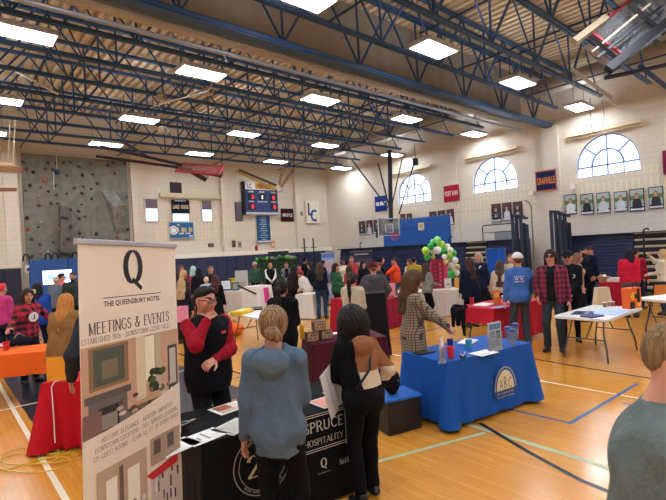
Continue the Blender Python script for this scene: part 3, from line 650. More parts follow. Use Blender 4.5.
# ------------------------------------------------------------------ people: smooth-blended figures turned into one surface
def fold(P, ph):
    x, y, z = P[..., 0], P[..., 1], P[..., 2]
    r = lambda t: 1-2*np.abs(np.sin(t))
    return r(7*z+2.2*np.sin(7*x+ph)+2*y*2+1.5*np.sin(5*y))*np.sin(9*x+6*y+ph*2)+.6*r(13*z+9*x-8*y+ph)*np.sin(11*y+ph+5*z)
class Field:
    def __init__(s, lo, hi, v):
        s.lo = np.array(lo, float); s.v = v; s.n = np.maximum(((np.array(hi)-s.lo)/v).astype(int)+2, 3)
        s.g = np.full(s.n, .5); s.ax = [s.lo[i]+v*np.arange(s.n[i]) for i in range(3)]
    def sub(s, lo, hi):
        a = np.clip(np.floor((np.array(lo)-s.lo)/s.v).astype(int), 0, s.n); b = np.clip(np.ceil((np.array(hi)-s.lo)/s.v).astype(int)+1, 0, s.n)
        if (b <= a).any(): return None
        sl = tuple(slice(a[i], b[i]) for i in range(3)); X, Y, Z = np.meshgrid(*[s.ax[i][sl[i]] for i in range(3)], indexing='ij')
        return sl, np.stack([X, Y, Z], -1)
    def op(s, d, sl, k, mode):
        a = s.g[sl]
        if mode == 'u': h = np.clip(.5+.5*(a-d)/k, 0, 1); s.g[sl] = a*(1-h)+d*h-k*h*(1-h)
        else: d = -d; h = np.clip(.5-.5*(a-d)/k, 0, 1); s.g[sl] = a*(1-h)+d*h+k*h*(1-h)
    def cap(s, a, b, ra, rb, k=.03, sy=1, mode='u'):
        a = np.array(a, float); b = np.array(b, float); R = max(ra, rb)*max(1, sy)+k+s.v*2
        r = s.sub(np.minimum(a, b)-R, np.maximum(a, b)+R)
        if r is None: return
        sl, P = r; S = np.array([1, 1/sy, 1]); ab = (b-a)*S; pa = (P-a)*S; h = np.clip((pa@ab)/(ab@ab+1e-9), 0, 1)
        s.op(np.linalg.norm(pa-h[..., None]*ab, axis=-1)-(ra+(rb-ra)*h), sl, k, mode)
    def ell(s, c, r, k=.03, R=None, mode='u'):
        c = np.array(c, float); r = np.array(r, float); m = max(r)+k+s.v*2; q = s.sub(c-m, c+m)
        if q is None: return
        sl, P = q; p = P-c
        if R is not None: p = p@R
        k0 = np.linalg.norm(p/r, axis=-1)+1e-6; k1 = np.linalg.norm(p/r**2, axis=-1)+1e-6
        s.op(k0*(k0-1)/k1, sl, k, mode)
    def P(s): return np.stack(np.meshgrid(*s.ax, indexing='ij'), -1)
    def cut(s, d): s.g = np.maximum(s.g, d)       # keeps d < 0
    def mesh(s):
        g = s.g; g[0] = g[-1] = .1; g[:, 0] = g[:, -1] = .1; g[:, :, 0] = g[:, :, -1] = .1
        S = g < 0; n = np.array(g.shape)-1
        c = sum(S[i:n[0]+i, j:n[1]+j, k:n[2]+k].astype(np.int8) for i in (0, 1) for j in (0, 1) for k in (0, 1))
        A = np.argwhere((c > 0) & (c < 8))
        if len(A) == 0: return np.zeros((0, 3)), np.zeros((0, 4), int)
        idx = np.full(n, -1); idx[tuple(A.T)] = np.arange(len(A)); pos = np.zeros((len(A), 3)); cnt = np.zeros(len(A))
        cs = [(i, j, k) for i in (0, 1) for j in (0, 1) for k in (0, 1)]
        for a in cs:
            for ax in range(3):
                if a[ax]: continue
                b = list(a); b[ax] = 1; ga = g[tuple((A+a).T)]; gb = g[tuple((A+b).T)]; mk = (ga < 0) != (gb < 0)
                t = np.where(mk, ga/np.where(mk, ga-gb, 1), 0); p = np.array(a, float)+t[:, None]*(np.array(b)-np.array(a)); pos += p*mk[:, None]; cnt += mk
        V = s.lo+(A+pos/cnt[:, None])*s.v; Q = []
        for ax in range(3):
            u, w = (ax+1) % 3, (ax+2) % 3; sh = [slice(None)]*3; sh[ax] = slice(0, -1); sh2 = [slice(None)]*3; sh2[ax] = slice(1, None)
            a, b = S[tuple(sh)], S[tuple(sh2)]; E_ = np.argwhere(a != b); E_ = E_[(E_[:, u] > 0) & (E_[:, w] > 0) & (E_[:, u] < n[u]) & (E_[:, w] < n[w])]
            if len(E_) == 0: continue
            def at(du, dw): q = E_.copy(); q[:, u] += du; q[:, w] += dw; return idx[tuple(q.T)]
            q = np.stack([at(-1, -1), at(0, -1), at(0, 0), at(-1, 0)], 1); fl = ~a[tuple(E_.T)]; q[fl] = q[fl][:, ::-1]; Q.append(q)
        return V, np.concatenate(Q)
def link_np(name, VQ, mats, parent, mi=None, smooth=True):
    V, Q = VQ; me = bpy.data.meshes.new(name); me.vertices.add(len(V)); me.vertices.foreach_set('co', V.astype(np.float32).ravel())
    me.loops.add(len(Q)*4); me.loops.foreach_set('vertex_index', Q.astype(np.int32).ravel()); me.polygons.add(len(Q)); me.polygons.foreach_set('loop_start', np.arange(len(Q), dtype=np.int32)*4)
    for m_ in mats: me.materials.append(m_)
    if mi is not None: me.polygons.foreach_set('material_index', mi.astype(np.int32))
    if smooth: me.polygons.foreach_set('use_smooth', np.ones(len(Q), bool))
    me.update(calc_edges=True); o = bpy.data.objects.new(name, me); COL.objects.link(o); o.parent = parent; return o
def joinVQ(L):
    V = []; Q = []; b = 0
    for v, q in L: V.append(v); Q.append(q+b); b += len(v)
    return np.concatenate(V), np.concatenate(Q)
def ik(S, T, l1, l2, pole):
    S, T = np.array(S, float), np.array(T, float); d = T-S; L = np.linalg.norm(d); Lm = min(L, (l1+l2)*.995); d /= L; T = S+d*Lm
    a = (l1*l1-l2*l2+Lm*Lm)/(2*Lm); h = math.sqrt(max(l1*l1-a*a, 0)); p = np.array(pole, float); p -= d*(p@d); p /= np.linalg.norm(p)+1e-9
    return S+d*a+p*h, T
ARM = {'down': ((.25, .04, .88), (.3, -1, 0)), 'hold': ((.10, .30, 1.08), (.25, -.5, -1)), 'clasp': ((.045, .235, .985), (1, -.4, -.3)), 'pocket': ((.2, .1, .96), (1, -.8, 0)),
       'cross': ((-.10, .2, 1.17), (1, .2, -1)), 'chin': ((.015, .19, 1.40), (.5, .3, -1)), 'forward': ((.16, .46, 1.15), (.6, -.3, -1)), 'side': ((.62, .14, 1.25), (0, -.5, -1)),
       'up': ((.12, .3, 1.55), (1, .3, -.6)), 'reach': ((.1, .52, 1.02), (.6, 0, -1)), 'point': ((.3, .5, 1.25), (.5, 0, -1)), 'belly': ((-.02, .2, 1.05), (1, .2, -.8)), 'hip': ((.2, .02, 1.02), (1, -.7, 0))}
def person(label, at, face, h=1.7, skin='#c08e72', hair=('short', '#2a1d16'), top=('#303030',), tops=None, pants='#1d1f26', shoes='#141416', R='down', L='down', fem=False, w=1.0,
           lean=0, nod=0, turn=0, step=.0, depth=6, legs='straight', group=None, hat=None, extra=None, eyes=None, glasses=None, hands='#', bare=False, hv=0):
    s = h/1.75; v = min(.024, max(.0088, depth*.0015)); e = empty('person', (at[0], at[1], 0), face, label, 'person', group); skin_m = mat(skin, .5, kind='skin'); rp = random.Random(label)
    ph = rp.uniform(0, 6)
    q0 = np.array([0, -.02, .95]); ca, sa = math.cos(-lean), math.sin(-lean); RL = np.array([[1, 0, 0], [0, ca, -sa], [0, sa, ca]])
    U = lambda p: ((RL@(np.array(p, float)-q0))+q0)*s     # upper body, leaning about the hips
    G = lambda p: np.array(p, float)*s
    sh = .165*(.9 if fem else 1.02)*(1+(w-1)*.5)
    hd = U((0, .012, 1.615)); cn, sn = math.cos(-lean-nod), math.sin(-lean-nod); ct, st = math.cos(turn), math.sin(turn)
    RH = np.array([[1, 0, 0], [0, cn, -sn], [0, sn, cn]])@np.array([[ct, -st, 0], [st, ct, 0], [0, 0, 1]]); hs = s*(1.04 if fem else 1.07)
    Hd = lambda p: hd+RH@(np.array(p, float)*hs)
    arms = []; curls = []
    for sd, spec in ((1, R), (-1, L)):
        t, pole, *cu = ARM[spec] if isinstance(spec, str) else spec
        S = U((sd*sh, 0, 1.405)); T = (U if not (isinstance(spec, str) and spec in ('down',)) else U)((sd*t[0]*(1+(w-1)*.4), t[1]+(w-1)*.12, t[2]))
        E_, T = ik(S, T, .285*s, .25*s, (sd*pole[0], pole[1], pole[2])); arms.append((S, E_, T, sd)); curls.append(cu[0] if cu else None)
    sp = .085 if fem else .095
    lg = []
    for sd in (1, -1):
        hp = G((sd*.085, -.01, .90)); fo = G((sd*(sp+.02), sd*step, .085)); kn, fo = ik(hp, fo, .43*s, .405*s, (sd*.1, 1, 0)); lg.append((hp, kn, fo, sd))
    def torso(f, o, k=.05, loose=False):
        if loose:
            a = (.130 if fem else .146)*w+o*.75; f.cap(U((0, .0, 1.27)), U((0, -.005, .95)), a*s, (a+.012*w)*s, k, sy=.8); f.cap(G((0, -.005, .95)), G((0, -.005, .8)), (a+.012*w)*s, (a+.005)*s, k, sy=.84)
        if fem:
            f.ell(U((0, 0, 1.29)), np.array([.140*w+o, .098*w+o, .17])*s, k); f.ell(U((0, 0, 1.12)), np.array([.118*w+o, .092*w+o, .14])*s, k)
            for q in (-1, 1): f.ell(U((q*.062, .075*w, 1.265)), np.array([.062+o, .062+o, .065+o])*s, k)
        else:
            f.ell(U((0, 0, 1.29)), np.array([.165*w+o, .112*w+o, .19])*s, k); f.ell(U((0, .01*w, 1.1)), np.array([.148*w+o, .115*w+o, .17])*s, k)
        [f.cap(U((0, -.005, 1.425)), U((q*sh*.9, -.005, 1.385)), (.05+o*.7)*s, (.047+o*.8)*s, k) for q in (-1, 1)]; f.cap(U((0, -.01, 1.38)), U((0, -.012, 1.46)), (.078+o*.7)*s, (.052+o*.5)*s, k)
        f.ell(U((0, -.015, .95)), np.array([(.158 if fem else .156)*w+min(o, .03), .115*w+min(o, .03), .13])*s, k)
        o2 = min(o, .015) if o > 0 else -.03
        if loose: return
        for q in (-1, 1): f.ell(G((q*.078*w, -.055*w, .9)), np.array([.084*w+o2, .084*w+o2, .1])*s, k)
    def arm(f, A, ru, re, rw, k=.03, end=1.0):
        S, E_, T, sd = A; f.cap(S, E_, ru*s, re*s, k); T2 = E_+(T-E_)*end; f.cap(E_, T2, re*s, rw*s, k)
    # ---- body
    lo = np.array([-.75, -.45, 0])*s; hi = np.array([.75, .75, 1.5])*s
    xs = [A[i][0] for A in arms for i in range(3)]+[-.24*w*s, .24*w*s]; ys = [A[i][1] for A in arms for i in range(3)]+[-.2*w*s, .2*w*s, hd[1]]
    lo = np.array([min(xs)-.1, min(ys)-.12, 0]); hi = np.array([max(xs)+.1, max(ys)+.12, max([A[2][2] for A in arms]+[1.50*s])+.1])
    f = Field(lo, hi, v*1.25); torso(f, -.012)
    for A in arms: arm(f, A, .044, .036, .026, end=1.0)
    for hp, kn, fo, sd in lg: f.cap(hp, kn, .07*s, .048*s); f.cap(kn, fo, .046*s, .034*s)
    nb, nt_ = U((0, -.012, 1.42)), Hd((0, -.02, -.06)); f.cap(nb, nt_, .058*s, .05*s, .02); parts = [f.mesh()]
    # head
    r = .17*s; f = Field(hd-r, hd+r, min(v*.62, .012)); k = .02
    def he(c, rr, k=.02, mode='u'): f.ell(Hd(c), np.array(rr)*hs, k, RH, mode)
    def hc(a, b, ra, rb, k=.015, mode='u'): f.cap(Hd(a), Hd(b), ra*hs, rb*hs, k, mode=mode)
    he((0, -.012, .022), (.074, .093, .09)); he((0, .018, -.04), (.056, .068, .068), .035); he((0, .064, -.088), (.02, .018, .016), .03)
    hc((0, .088, .012), (0, .103, -.02), .008, .013); he((-.011, .094, -.024), (.009, .01, .008), .01); he((.011, .094, -.024), (.009, .01, .008), .01)
    hc((-.03, .083, .034), (.03, .083, .034), .009, .009, .02)
    for q in (-1, 1):
        he((q*.076, -.006, -.004), (.011, .02, .03), .008); he((q*.045, .06, -.018), (.02, .016, .018), .02)
        he((q*.03, .1, .012), (.016, .014, .01), .012, 's')
    he((0, .089, -.052), (.021, .009, .009), .008); hc((0, -.015, -.06), (0, -.03, -.16), .05 if not fem else .045, .055 if not fem else .048, .03)
    parts.append(f.mesh()); nh = len(parts[-1][0])
    # hands
    for (S, E_, T, sd), cu in zip(arms, curls):
        fd = (T-E_)/np.linalg.norm(T-E_); c0 = np.array([-sd, .0, 0]) if abs(fd[2]) > .7 else np.array([-sd*.6, 0, -.5]); nn = c0-fd*(c0@fd); nn /= np.linalg.norm(nn); sdv = np.cross(fd, nn)
        if sdv[1]+sdv[2] < 0: sdv = -sdv
        f = Field(T-.2*s, T+.2*s, min(max(.0055, v*.55), .010)); f.cap(T-fd*.05*s, T+fd*.02*s, .027*s, .026*s, .015)
        for o in (-.026, -.009, .009, .026): f.cap(T+fd*.015*s+sdv*o*.6*s, T+(fd*.085+sdv*o)*s, .014*s, .0125*s, .012)
        cur = cu or (.5 if not abs(fd[2]) > .7 else .3)
        for o, l in ((-.029, .058), (-.0095, .072), (.0105, .076), (.03, .068)):
            b = T+(fd*.088+sdv*o)*s; an = 0
            for t in range(3):
                an += cur*(.5+.35*t); d2 = fd*math.cos(an)+nn*math.sin(an)+sdv*o*1.2; n2 = b+d2*l*s*(.42, .33, .27)[t]; f.cap(b, n2, (.0095-.001*t)*s, (.0088-.001*t)*s, .003); b = n2
        b = T+(fd*.02+sdv*.028)*s; d2 = (sdv*.75+fd*.62+nn*.35); d2 /= np.linalg.norm(d2); m2 = b+d2*.04*s; f.cap(b, m2, .013*s, .011*s, .01); f.cap(m2, m2+(d2*.4+fd*.7+nn*.4)*.034*s, .0105*s, .008*s, .003); parts.append(f.mesh())
    VQ = joinVQ(parts); C = VQ[0][VQ[1]].mean(1); p = ((C-hd)@RH)/hs; mi = np.zeros(len(C))
    lips = (abs(p[:, 0]) < .024) & (abs(p[:, 2]+.052) < .0095) & (p[:, 1] > .07); brow = (abs(abs(p[:, 0])-.032) < .019) & (abs(p[:, 2]-.036-.1*(.03-abs(abs(p[:, 0])-.03))) < .006) & (p[:, 1] > .05)
    eye = (abs(abs(p[:, 0])-.031) < .013) & (abs(p[:, 2]-.012) < .0075) & (p[:, 1] > .05)
    mi[lips] = 1; mi[brow] = 2; mi[eye] = 3
    hcol = hair[1]; L_ = lin(skin); lipc = mat('#a05a50' if not fem else '#a8505a', .4, name='lips')
    mouth_beard = len(hair) > 2 and hair[2] == 'beard'
    if mouth_beard: mi[(p[:, 1] > -.01) & (p[:, 2] < -.03) & (p[:, 2] > -.13) & (mi == 0) & (abs(p[:, 0]) < .1)*(p[:, 2] < -.028-.2*abs(p[:, 1]-.1)*0) & ((abs(p[:, 2]+.036) < .012)*(abs(p[:, 0]) < .04) | (p[:, 2] < -.064) | (abs(p[:, 0]) > .045))] = 2
    body = link_np('body', VQ, [skin_m, lipc, mat(hcol, .8, name='brow_hair'), mat('#2c201c', .3, name='eye_dark')], e, mi)
    if depth < 6.5 and eyes is not False:
        for q in (-1, 1):
            m_ = MB(); m_.ball(Hd((q*.031, .0745, .012)), .0118*hs, 10); m_.build('eye', mat('#e6e0d8', .2, name='eye_white'), e, smooth=True)
            m_ = MB(); m_.ball(Hd((q*.031, .0832, .012)), .0052*hs, 8); m_.build('iris', mat('#2d1d14', .2, name='iris'), e, smooth=True)
    # ---- trousers
    hk = '#' 
    if pants:
        f = Field([-.28*w*s, -.28*w*s-abs(step)*s, .05*s], [.28*w*s, .26*w*s+abs(step)*s, 1.12*s], v*1.1)
        tight = legs == 'slim'
        for q in (0,): f.ell(G((0, -.012, .96)), np.array([(.150 if fem else .150)*w, .110*w, .12])*s, .05); [f.ell(G((q*.075*w, -.035*w, .89)), np.array([.086*w, .084*w, .1])*s, .05) for q in (-1, 1)]
        for hp, kn, fo, sd in lg:
            f.cap(hp, kn, (.084 if not fem else .088)*w*s, (.060 if tight else .068)*s, .03); f.cap(kn, fo+np.array([0, 0, -.03*s]), (.058 if tight else .067)*s, (.042 if tight else .058)*s, .02)
        P_ = f.P(); f.g += .005*fold(P_, ph+2); f.cut(.075*s-P_[..., 2]); f.cut(P_[..., 2]-1.08*s)
        link_np('trousers', f.mesh(), [mat(pants, .9, kind='fabric') if not isinstance(pants, bpy.types.Material) else pants], e)
    for hp, kn, fo, sd in lg:
        f = Field(fo+np.array([-.08, -.12, -.1])*s, fo+np.array([.08, .24, .06])*s, min(v, .012)); c = np.array([fo[0], fo[1], 0]); yw = np.array([sd*.22, 1, 0])
        f.cap(c+np.array([0, -.045, .04])*s, c+np.array([0, .05, .042])*s, .042*s, .045*s, .03); f.cap(c+np.array([0, .05, .036])*s, c+(yw*.15+[0, 0, .028])*s, .043*s, .036*s, .03); f.cap(c+np.array([0, -.02, .05])*s, c+np.array([0, -.01, .12])*s, .04*s, .04*s, .02)
        f.cut(-f.P()[..., 2]+.004); link_np('shoe', f.mesh(), [mat(shoes, .5, name='shoe_leather')], e)
    # ---- garments: (colour or material, {off, hem, sleeve, open, name, hood})
    for ti, (col, o) in enumerate(tops or [(top[0], dict(top[1]) if len(top) > 1 else {})]):
        off = o.get('off', .022); hem = o.get('hem', .86); sl = o.get('sleeve', 'long'); flare = o.get('flare', 0)
        loose = off > .028; f = Field([lo[0]-.03, lo[1]-.05, (hem-.03)*s], [hi[0]+.03, hi[1]+.05, hi[2]+.06], v); torso(f, off, loose=loose)
        if hem < .8: f.cap(G((0, 0, .95)), G((0, 0, hem+.05)), (.15*w+off)*s, (.17*w+off+flare)*s, .05, sy=.8)
        P_ = f.P(); hz = (hem)*s
        Z = P_[..., 2]+ (P_[..., 1]*math.sin(lean)*.6)
        f.cut(hz-Z)
        if sl:
            f2 = Field([lo[0]-.03, lo[1]-.05, f.lo[2]], [hi[0]+.03, hi[1]+.05, hi[2]+.06], v)
            g0 = f2
            if True:
                f2 = Field(np.minimum(lo-.06, [9, 9, min(A[2][2] for A in arms)-.1]), hi+.06, v)
                for A in arms:
                    if sl == 'long': arm(f2, A, .051+off*.45, .042+off*.42, .033+off*.3, end=.97)
                    elif sl == 'short': f2.cap(A[0], A[0]+(A[1]-A[0])*.7, (.056+off*.7)*s, (.058+off*.7)*s, .03)
                # merge sleeves with the trunk on one grid
                f3 = Field(np.minimum(f2.lo, f.lo), hi+.07, v); torso(f3, off, loose=loose)
                if hem < .8: f3.cap(G((0, 0, .95)), G((0, 0, hem+.05)), (.15*w+off)*s, (.17*w+off+flare)*s, .05, sy=.8)
                P_ = f3.P(); Z = P_[..., 2]+(P_[..., 1]*math.sin(lean)*.6); f3.cut(hz-Z)
                for A in arms:
                    if sl == 'long': arm(f3, A, .051+off*.45, .042+off*.42, .033+off*.3, k=.03, end=.97)
                    elif sl == 'short': f3.cap(A[0], A[0]+(A[1]-A[0])*.7, (.056+off*.7)*s, (.058+off*.7)*s, .03)
                f = f3
        P_ = f.P()
        f.cut(-(np.linalg.norm((P_-U((0, .03, 1.52)))*[1, 1, 1], axis=-1)-.062*s)) if not o.get('high') else None
        nzf = U((0, 0, 1.475))[2]
        if not o.get('high'): f.cut(np.where(np.linalg.norm(P_[..., :2]-hd[:2], axis=-1) < .12*s, P_[..., 2]-nzf-.02, -1))
        f.g += o.get('fold', .006)*fold(P_, ph+ti)
        if o.get('open'):
            f.cut(np.where(P_[..., 1] > .02*s, o['open']*s*(1+.6*np.clip((1.2*s-P_[..., 2])*1.2, 0, 1))-np.abs(P_[..., 0]), -1))
        if o.get('hood'):
            f.ell(U((0, -.125, 1.405)), np.array([.125, .075, .095])*s, .018); f.ell(U((0, -.06, 1.50)), np.array([.07, .06, .07])*s, .015, mode='s'); [f.cap(U((q*.1, -.06, 1.44)), U((q*.05, .07, 1.40)), .032*s, .022*s, .02) for q in (-1, 1)]
        VQ2 = f.mesh(); mats = [col if isinstance(col, bpy.types.Material) else fab(col)]; mi = None
        if o.get('split'):      # colour blocked jacket: bands by height, plain dark sleeve side
            C = VQ2[0][VQ2[1]].mean(1)/s; z1, z2, c1_, c2_ = o['split']; mi = np.where(C[:, 2] > z1, 0, np.where(C[:, 2] > z2, 1, 2)); mi[C[:, 0] < -.07-.1*(C[:, 2]-1.2)] = 2; mats += [fab(c1_), fab(c2_)]
        link_np(o.get('name', 'top'), VQ2, mats, e, mi)
        if o.get('collar'):
            q = MB(); q.tube([U((.075*math.sin(a), -.0+.07*math.cos(a), 1.462+.02*math.cos(a)*-1)) for a in [2*PI*i/14 for i in range(14)]], .016*s, 6, closed=True); q.build('collar', mats[0], e, smooth=True)
    # ---- hair
    st_ = hair[0]
    if st_ != 'none':
        f = Field(hd-[.3*s, .34*s, .75*s], hd+[.3*s, .22*s, .2*s], min(v*.75, .014)); o = {'short': -.002, 'buzz': -.006, 'balding': -.004, 'bun': .004}.get(st_, .012)+hv
        f.ell(Hd((0, -.016, .03)), np.array([.08+o, .1+o, .094+o])*hs, .02, RH)
        if st_ in ('short', 'buzz', 'grey'):
            f.ell(Hd((0, .035, .085)), np.array([.06, .05, .03])*hs, .03, RH) if st_ == 'short' else None
            f.ell(Hd((0, -.065, -.015)), np.array([.056, .034, .052])*hs, .03, RH)
        if st_ == 'balding': pass
        if st_ in ('bun', 'ponytail'): f.ell(Hd((0, -.05, -.02)), np.array([.078, .062, .062])*hs, .02, RH)
        elif st_ not in ('short', 'buzz', 'balding'): f.ell(Hd((0, -.05, -.03)), np.array([.088+hv, .074+hv, .078+hv])*hs, .03, RH)
        nk = U((0, -.05, 1.46))
        if st_ in ('long', 'verylong', 'mid'):
            ln = {'mid': .0, 'long': .17, 'verylong': .33}[st_]
            B = lambda x, y, z: U((x, y-.012, z)) if not o_hang else Hd((x, y, .0))+np.array([0, .03, z-1.62])*s
            o_hang = lean+nod > .6
            for q in (-1, 1):
                f.cap(Hd((q*.07, -.03, .0)), B(q*.085, -.045, 1.43), (.034+hv)*s, (.038+hv)*s, .04); 
                if ln: f.cap(B(q*.085, -.045, 1.43), B(q*.075, -.125, 1.40-ln), .042*s, .03*s, .04)
                if fem: f.cap(Hd((q*.072, .02, -.01)), B(q*.095, .03, 1.44), .018*s, .024*s, .03); 
                if ln and fem: f.cap(B(q*.095, .03, 1.44), B(q*.1, .1, 1.36), .026*s, .02*s, .03)
            f.cap(Hd((0, -.075, .0)), B(0, -.105, 1.42), (.06+hv)*s, (.06+hv)*s, .05)
            if ln: f.cap(B(0, -.105, 1.42), B(0, -.155, 1.40-ln), .062*s, .035*s, .05)
        if st_ == 'ponytail':
            a, b, c = Hd((0, -.115, .03)), Hd((0, -.165, -.02)), U((0, -.15, 1.22)); f.cap(a, b, .03*s, .034*s, .02); f.cap(b, b*.45+c*.55, .036*s, .034*s, .03); f.cap(b*.45+c*.55, c, .034*s, .015*s, .03)
        if st_ == 'bun': f.ell(Hd((0, -.128, -.04)), np.array([.05, .045, .042])*hs, .006, RH); f.ell(Hd((.035, -.135, -.065)), np.array([.03, .025, .03])*hs, .006, RH)
        P_ = f.P(); pl = ((P_-hd)@RH)/hs; an = np.arctan2(pl[..., 0], pl[..., 1]+.02)
        f.g += .0028*np.sin(an*26+2.5*np.sin(pl[..., 2]*16+ph))+.0018*np.sin(an*57+pl[..., 2]*20)
        # open the face, flatten against the skull
        big = .0 if st_ in ('short', 'buzz', 'balding') else .0
        q = pl-np.array([0, .105, -.045]); dface = (np.linalg.norm(q/np.array([.078, .105, .112]), axis=-1)-1)*.07; hl = .072 if st_ != 'balding' else .12
        f.cut(-dface)
        if st_ in ('short', 'buzz', 'balding'):
            f.g += np.clip(.015-pl[..., 2], 0, 1)*.14; lim = np.interp(pl[..., 1], [-.09, -.05, -.025, .02, .05, .07], [-.06, -.05, .012, .022, .03, .066]); f.g += np.clip(.028-(pl[..., 2]-lim), 0, .04)*.42; f.cut((lim-pl[..., 2])*.8)
            if st_ == 'balding': f.cut(pl[..., 2]-.045)
        link_np('hair', f.mesh(), [mat(hcol, .5, kind='hair', c2=(hair[3] if len(hair) > 3 else None))], e)
    if hat:
        kind, hc_ = hat; f = Field(hd-.24*s, hd+.26*s, min(v*.75, .012)); f.ell(Hd((0, -.014, .04)), np.array([.094, .113, .105])*hs, .01, RH)
        P_ = f.P(); pl = ((P_-hd)@RH)/hs
        if kind == 'beanie': f.cut(-(pl[..., 2]-.018+.2*pl[..., 1])); f.cap(Hd((-.088, -.01, .03)), Hd((.088, -.01, .03)), .001, .001, .001)
        else: f.cut(-(pl[..., 2]-.035)); f.ell(Hd((0, .13, .044)), np.array([.075, .075, .009])*hs, .012, RH)
        if kind == 'brim': f.ell(Hd((0, .0, .042)), np.array([.15, .17, .01])*hs, .012, RH)
        link_np(kind if kind != 'brim' else 'hat', f.mesh(), [fab(hc_)], e)
    if glasses:
        q = MB(); g = .027*hs
        for sd in (-1, 1):
            c = Hd((sd*.033, .102, .013))
            if glasses == 'dark': q.ball(c, 1, 12, (g*.95, .006, g*.75), Matrix(RH.tolist()))
            else: q.tube([c+RH@np.array([g*math.cos(a), 0, g*.72*math.sin(a)]) for a in [2*PI*i/14 for i in range(14)]], .0034*s, 5, closed=True)
            q.tube([Hd((sd*.06, .1, .02)), Hd((sd*.08, .05, .02)), Hd((sd*.082, .0, .015))], .003*s, 5)
        q.tube([Hd((-.008, .106, .018)), Hd((.008, .106, .018))], .003*s, 5); q.build('glasses', mat('#0a0a0c', .25, name='glasses_black'), e, smooth=True)
    if extra: extra(e, U, G, Hd, s, arms)
    return e
def facing(pos, a):
    """angle about z so that the figure faces the camera (0), image right (90), away (180)"""
    d = -np.array([pos[0], pos[1]]); t = math.atan2(d[1], d[0])+math.radians(a); return t-PI/2
def put(label, px, py, D, a, **k):
    """D is the distance along the view; the figure's height follows from where its head is seen"""
    p = atD(px, py, D); h = float(p[2]) ; pos = (float(p[0]), float(p[1])); k.setdefault('depth', D)
    sc = k.pop('hh', None)
    return person(label, pos, facing(pos, a), h=sc or h, **k)
# ------------------------------------------------------------------ tables and cloths
def frame_of(c0, c1, depth):
    """table standing with its front edge from c0 (left) to c1 (right) seen from the front"""
    a, b = Vector((c0[0], c0[1], 0)), Vector((c1[0], c1[1], 0)); d = (b-a); w = d.length; d.normalize(); n = Vector((-d.y, d.x, 0)); c = (a+b)/2+n*depth/2
    return c, math.atan2(d.y, d.x), w
def drape(w, d, z, low=(.02, .02, .02, .02), flare=.05, amp=.012, waves=9, corner=.09, seed=0, rings=9, r=.05):
    """cloth over a w x d top: low = hem height front, right, back, left"""
    rr = random.Random(seed); pts = []
    def seg(x0, y0, x1, y1, n, side):
        for i in range(n): t = i/n; pts.append((x0+(x1-x0)*t, y0+(y1-y0)*t, side, t))
    hw, hd_ = w/2, d/2; nx, ny = max(8, int(w/.035)), max(6, int(d/.035))
    seg(-hw, -hd_, hw, -hd_, nx, 0); seg(hw, -hd_, hw, hd_, ny, 1); seg(hw, hd_, -hw, hd_, nx, 2); seg(-hw, hd_, -hw, -hd_, ny, 3)
    n = len(pts); vs = []; ph = rr.uniform(0, 6)
    NORM = [(0, -1), (1, 0), (0, 1), (-1, 0)]
    for j in range(rings+1):
        t = j/rings
        for x, y, sd, u in pts:
            L = (w, d, w, d)[sd]; dc = min(u, 1-u)*L; cw = math.exp(-(dc/(.03+.07*t))**2)
            nb = (sd-1) % 4 if u < .5 else (sd+1) % 4; lowz = low[sd] if dc > .12 else (low[sd]+(low[nb] if dc < .001 else low[sd]))/2
            n0 = NORM[sd]; n1 = NORM[nb]; k = .5*math.exp(-(dc/.05)**2)
            nxv, nyv = n0[0]*(1-k)+n1[0]*k, n0[1]*(1-k)+n1[1]*k
            s_ = u*L; wv = amp*math.sin(s_/L*waves*2*PI+ph+sd*1.7)+amp*.5*math.sin(s_/L*waves*3.3*PI+ph*2)
            o = .003+t*(flare+wv*(1-cw))+corner*cw*t**1.1-corner*.3*math.exp(-((dc-.17)/.06)**2)*t
            zz = z+.008-(z+.008-lowz)*t
            if j == 0: o = 0; zz = z+.012
            vs.append((x+nxv*o, y+nyv*o, zz if t else z+.012))
    fs = [(j*n+i, (j+1)*n+i, (j+1)*n+(i+1) % n, j*n+(i+1) % n) for j in range(rings) for i in range(n)]
    b = len(vs); vs += [(x, y, z+.012) for x, y, sd, u in pts]; vs.append((0, 0, z+.012)); fs += [(b+n, b+i, b+(i+1) % n) for i in range(n)]
    return MB().raw(vs, fs)
def clothed(label, c0, c1, depth, color, z=.74, cat='tablecloth', name='tablecloth', group=None, m=None, **k):
    c, a, w = frame_of(c0, c1, depth); o = drape(w, depth, z, **k).build(name, m or cloth(color), smooth=True); o.location = (c.x, c.y, 0); o.rotation_euler = (0, 0, a)
    tag(o, label, cat, group); return o, c, a, w
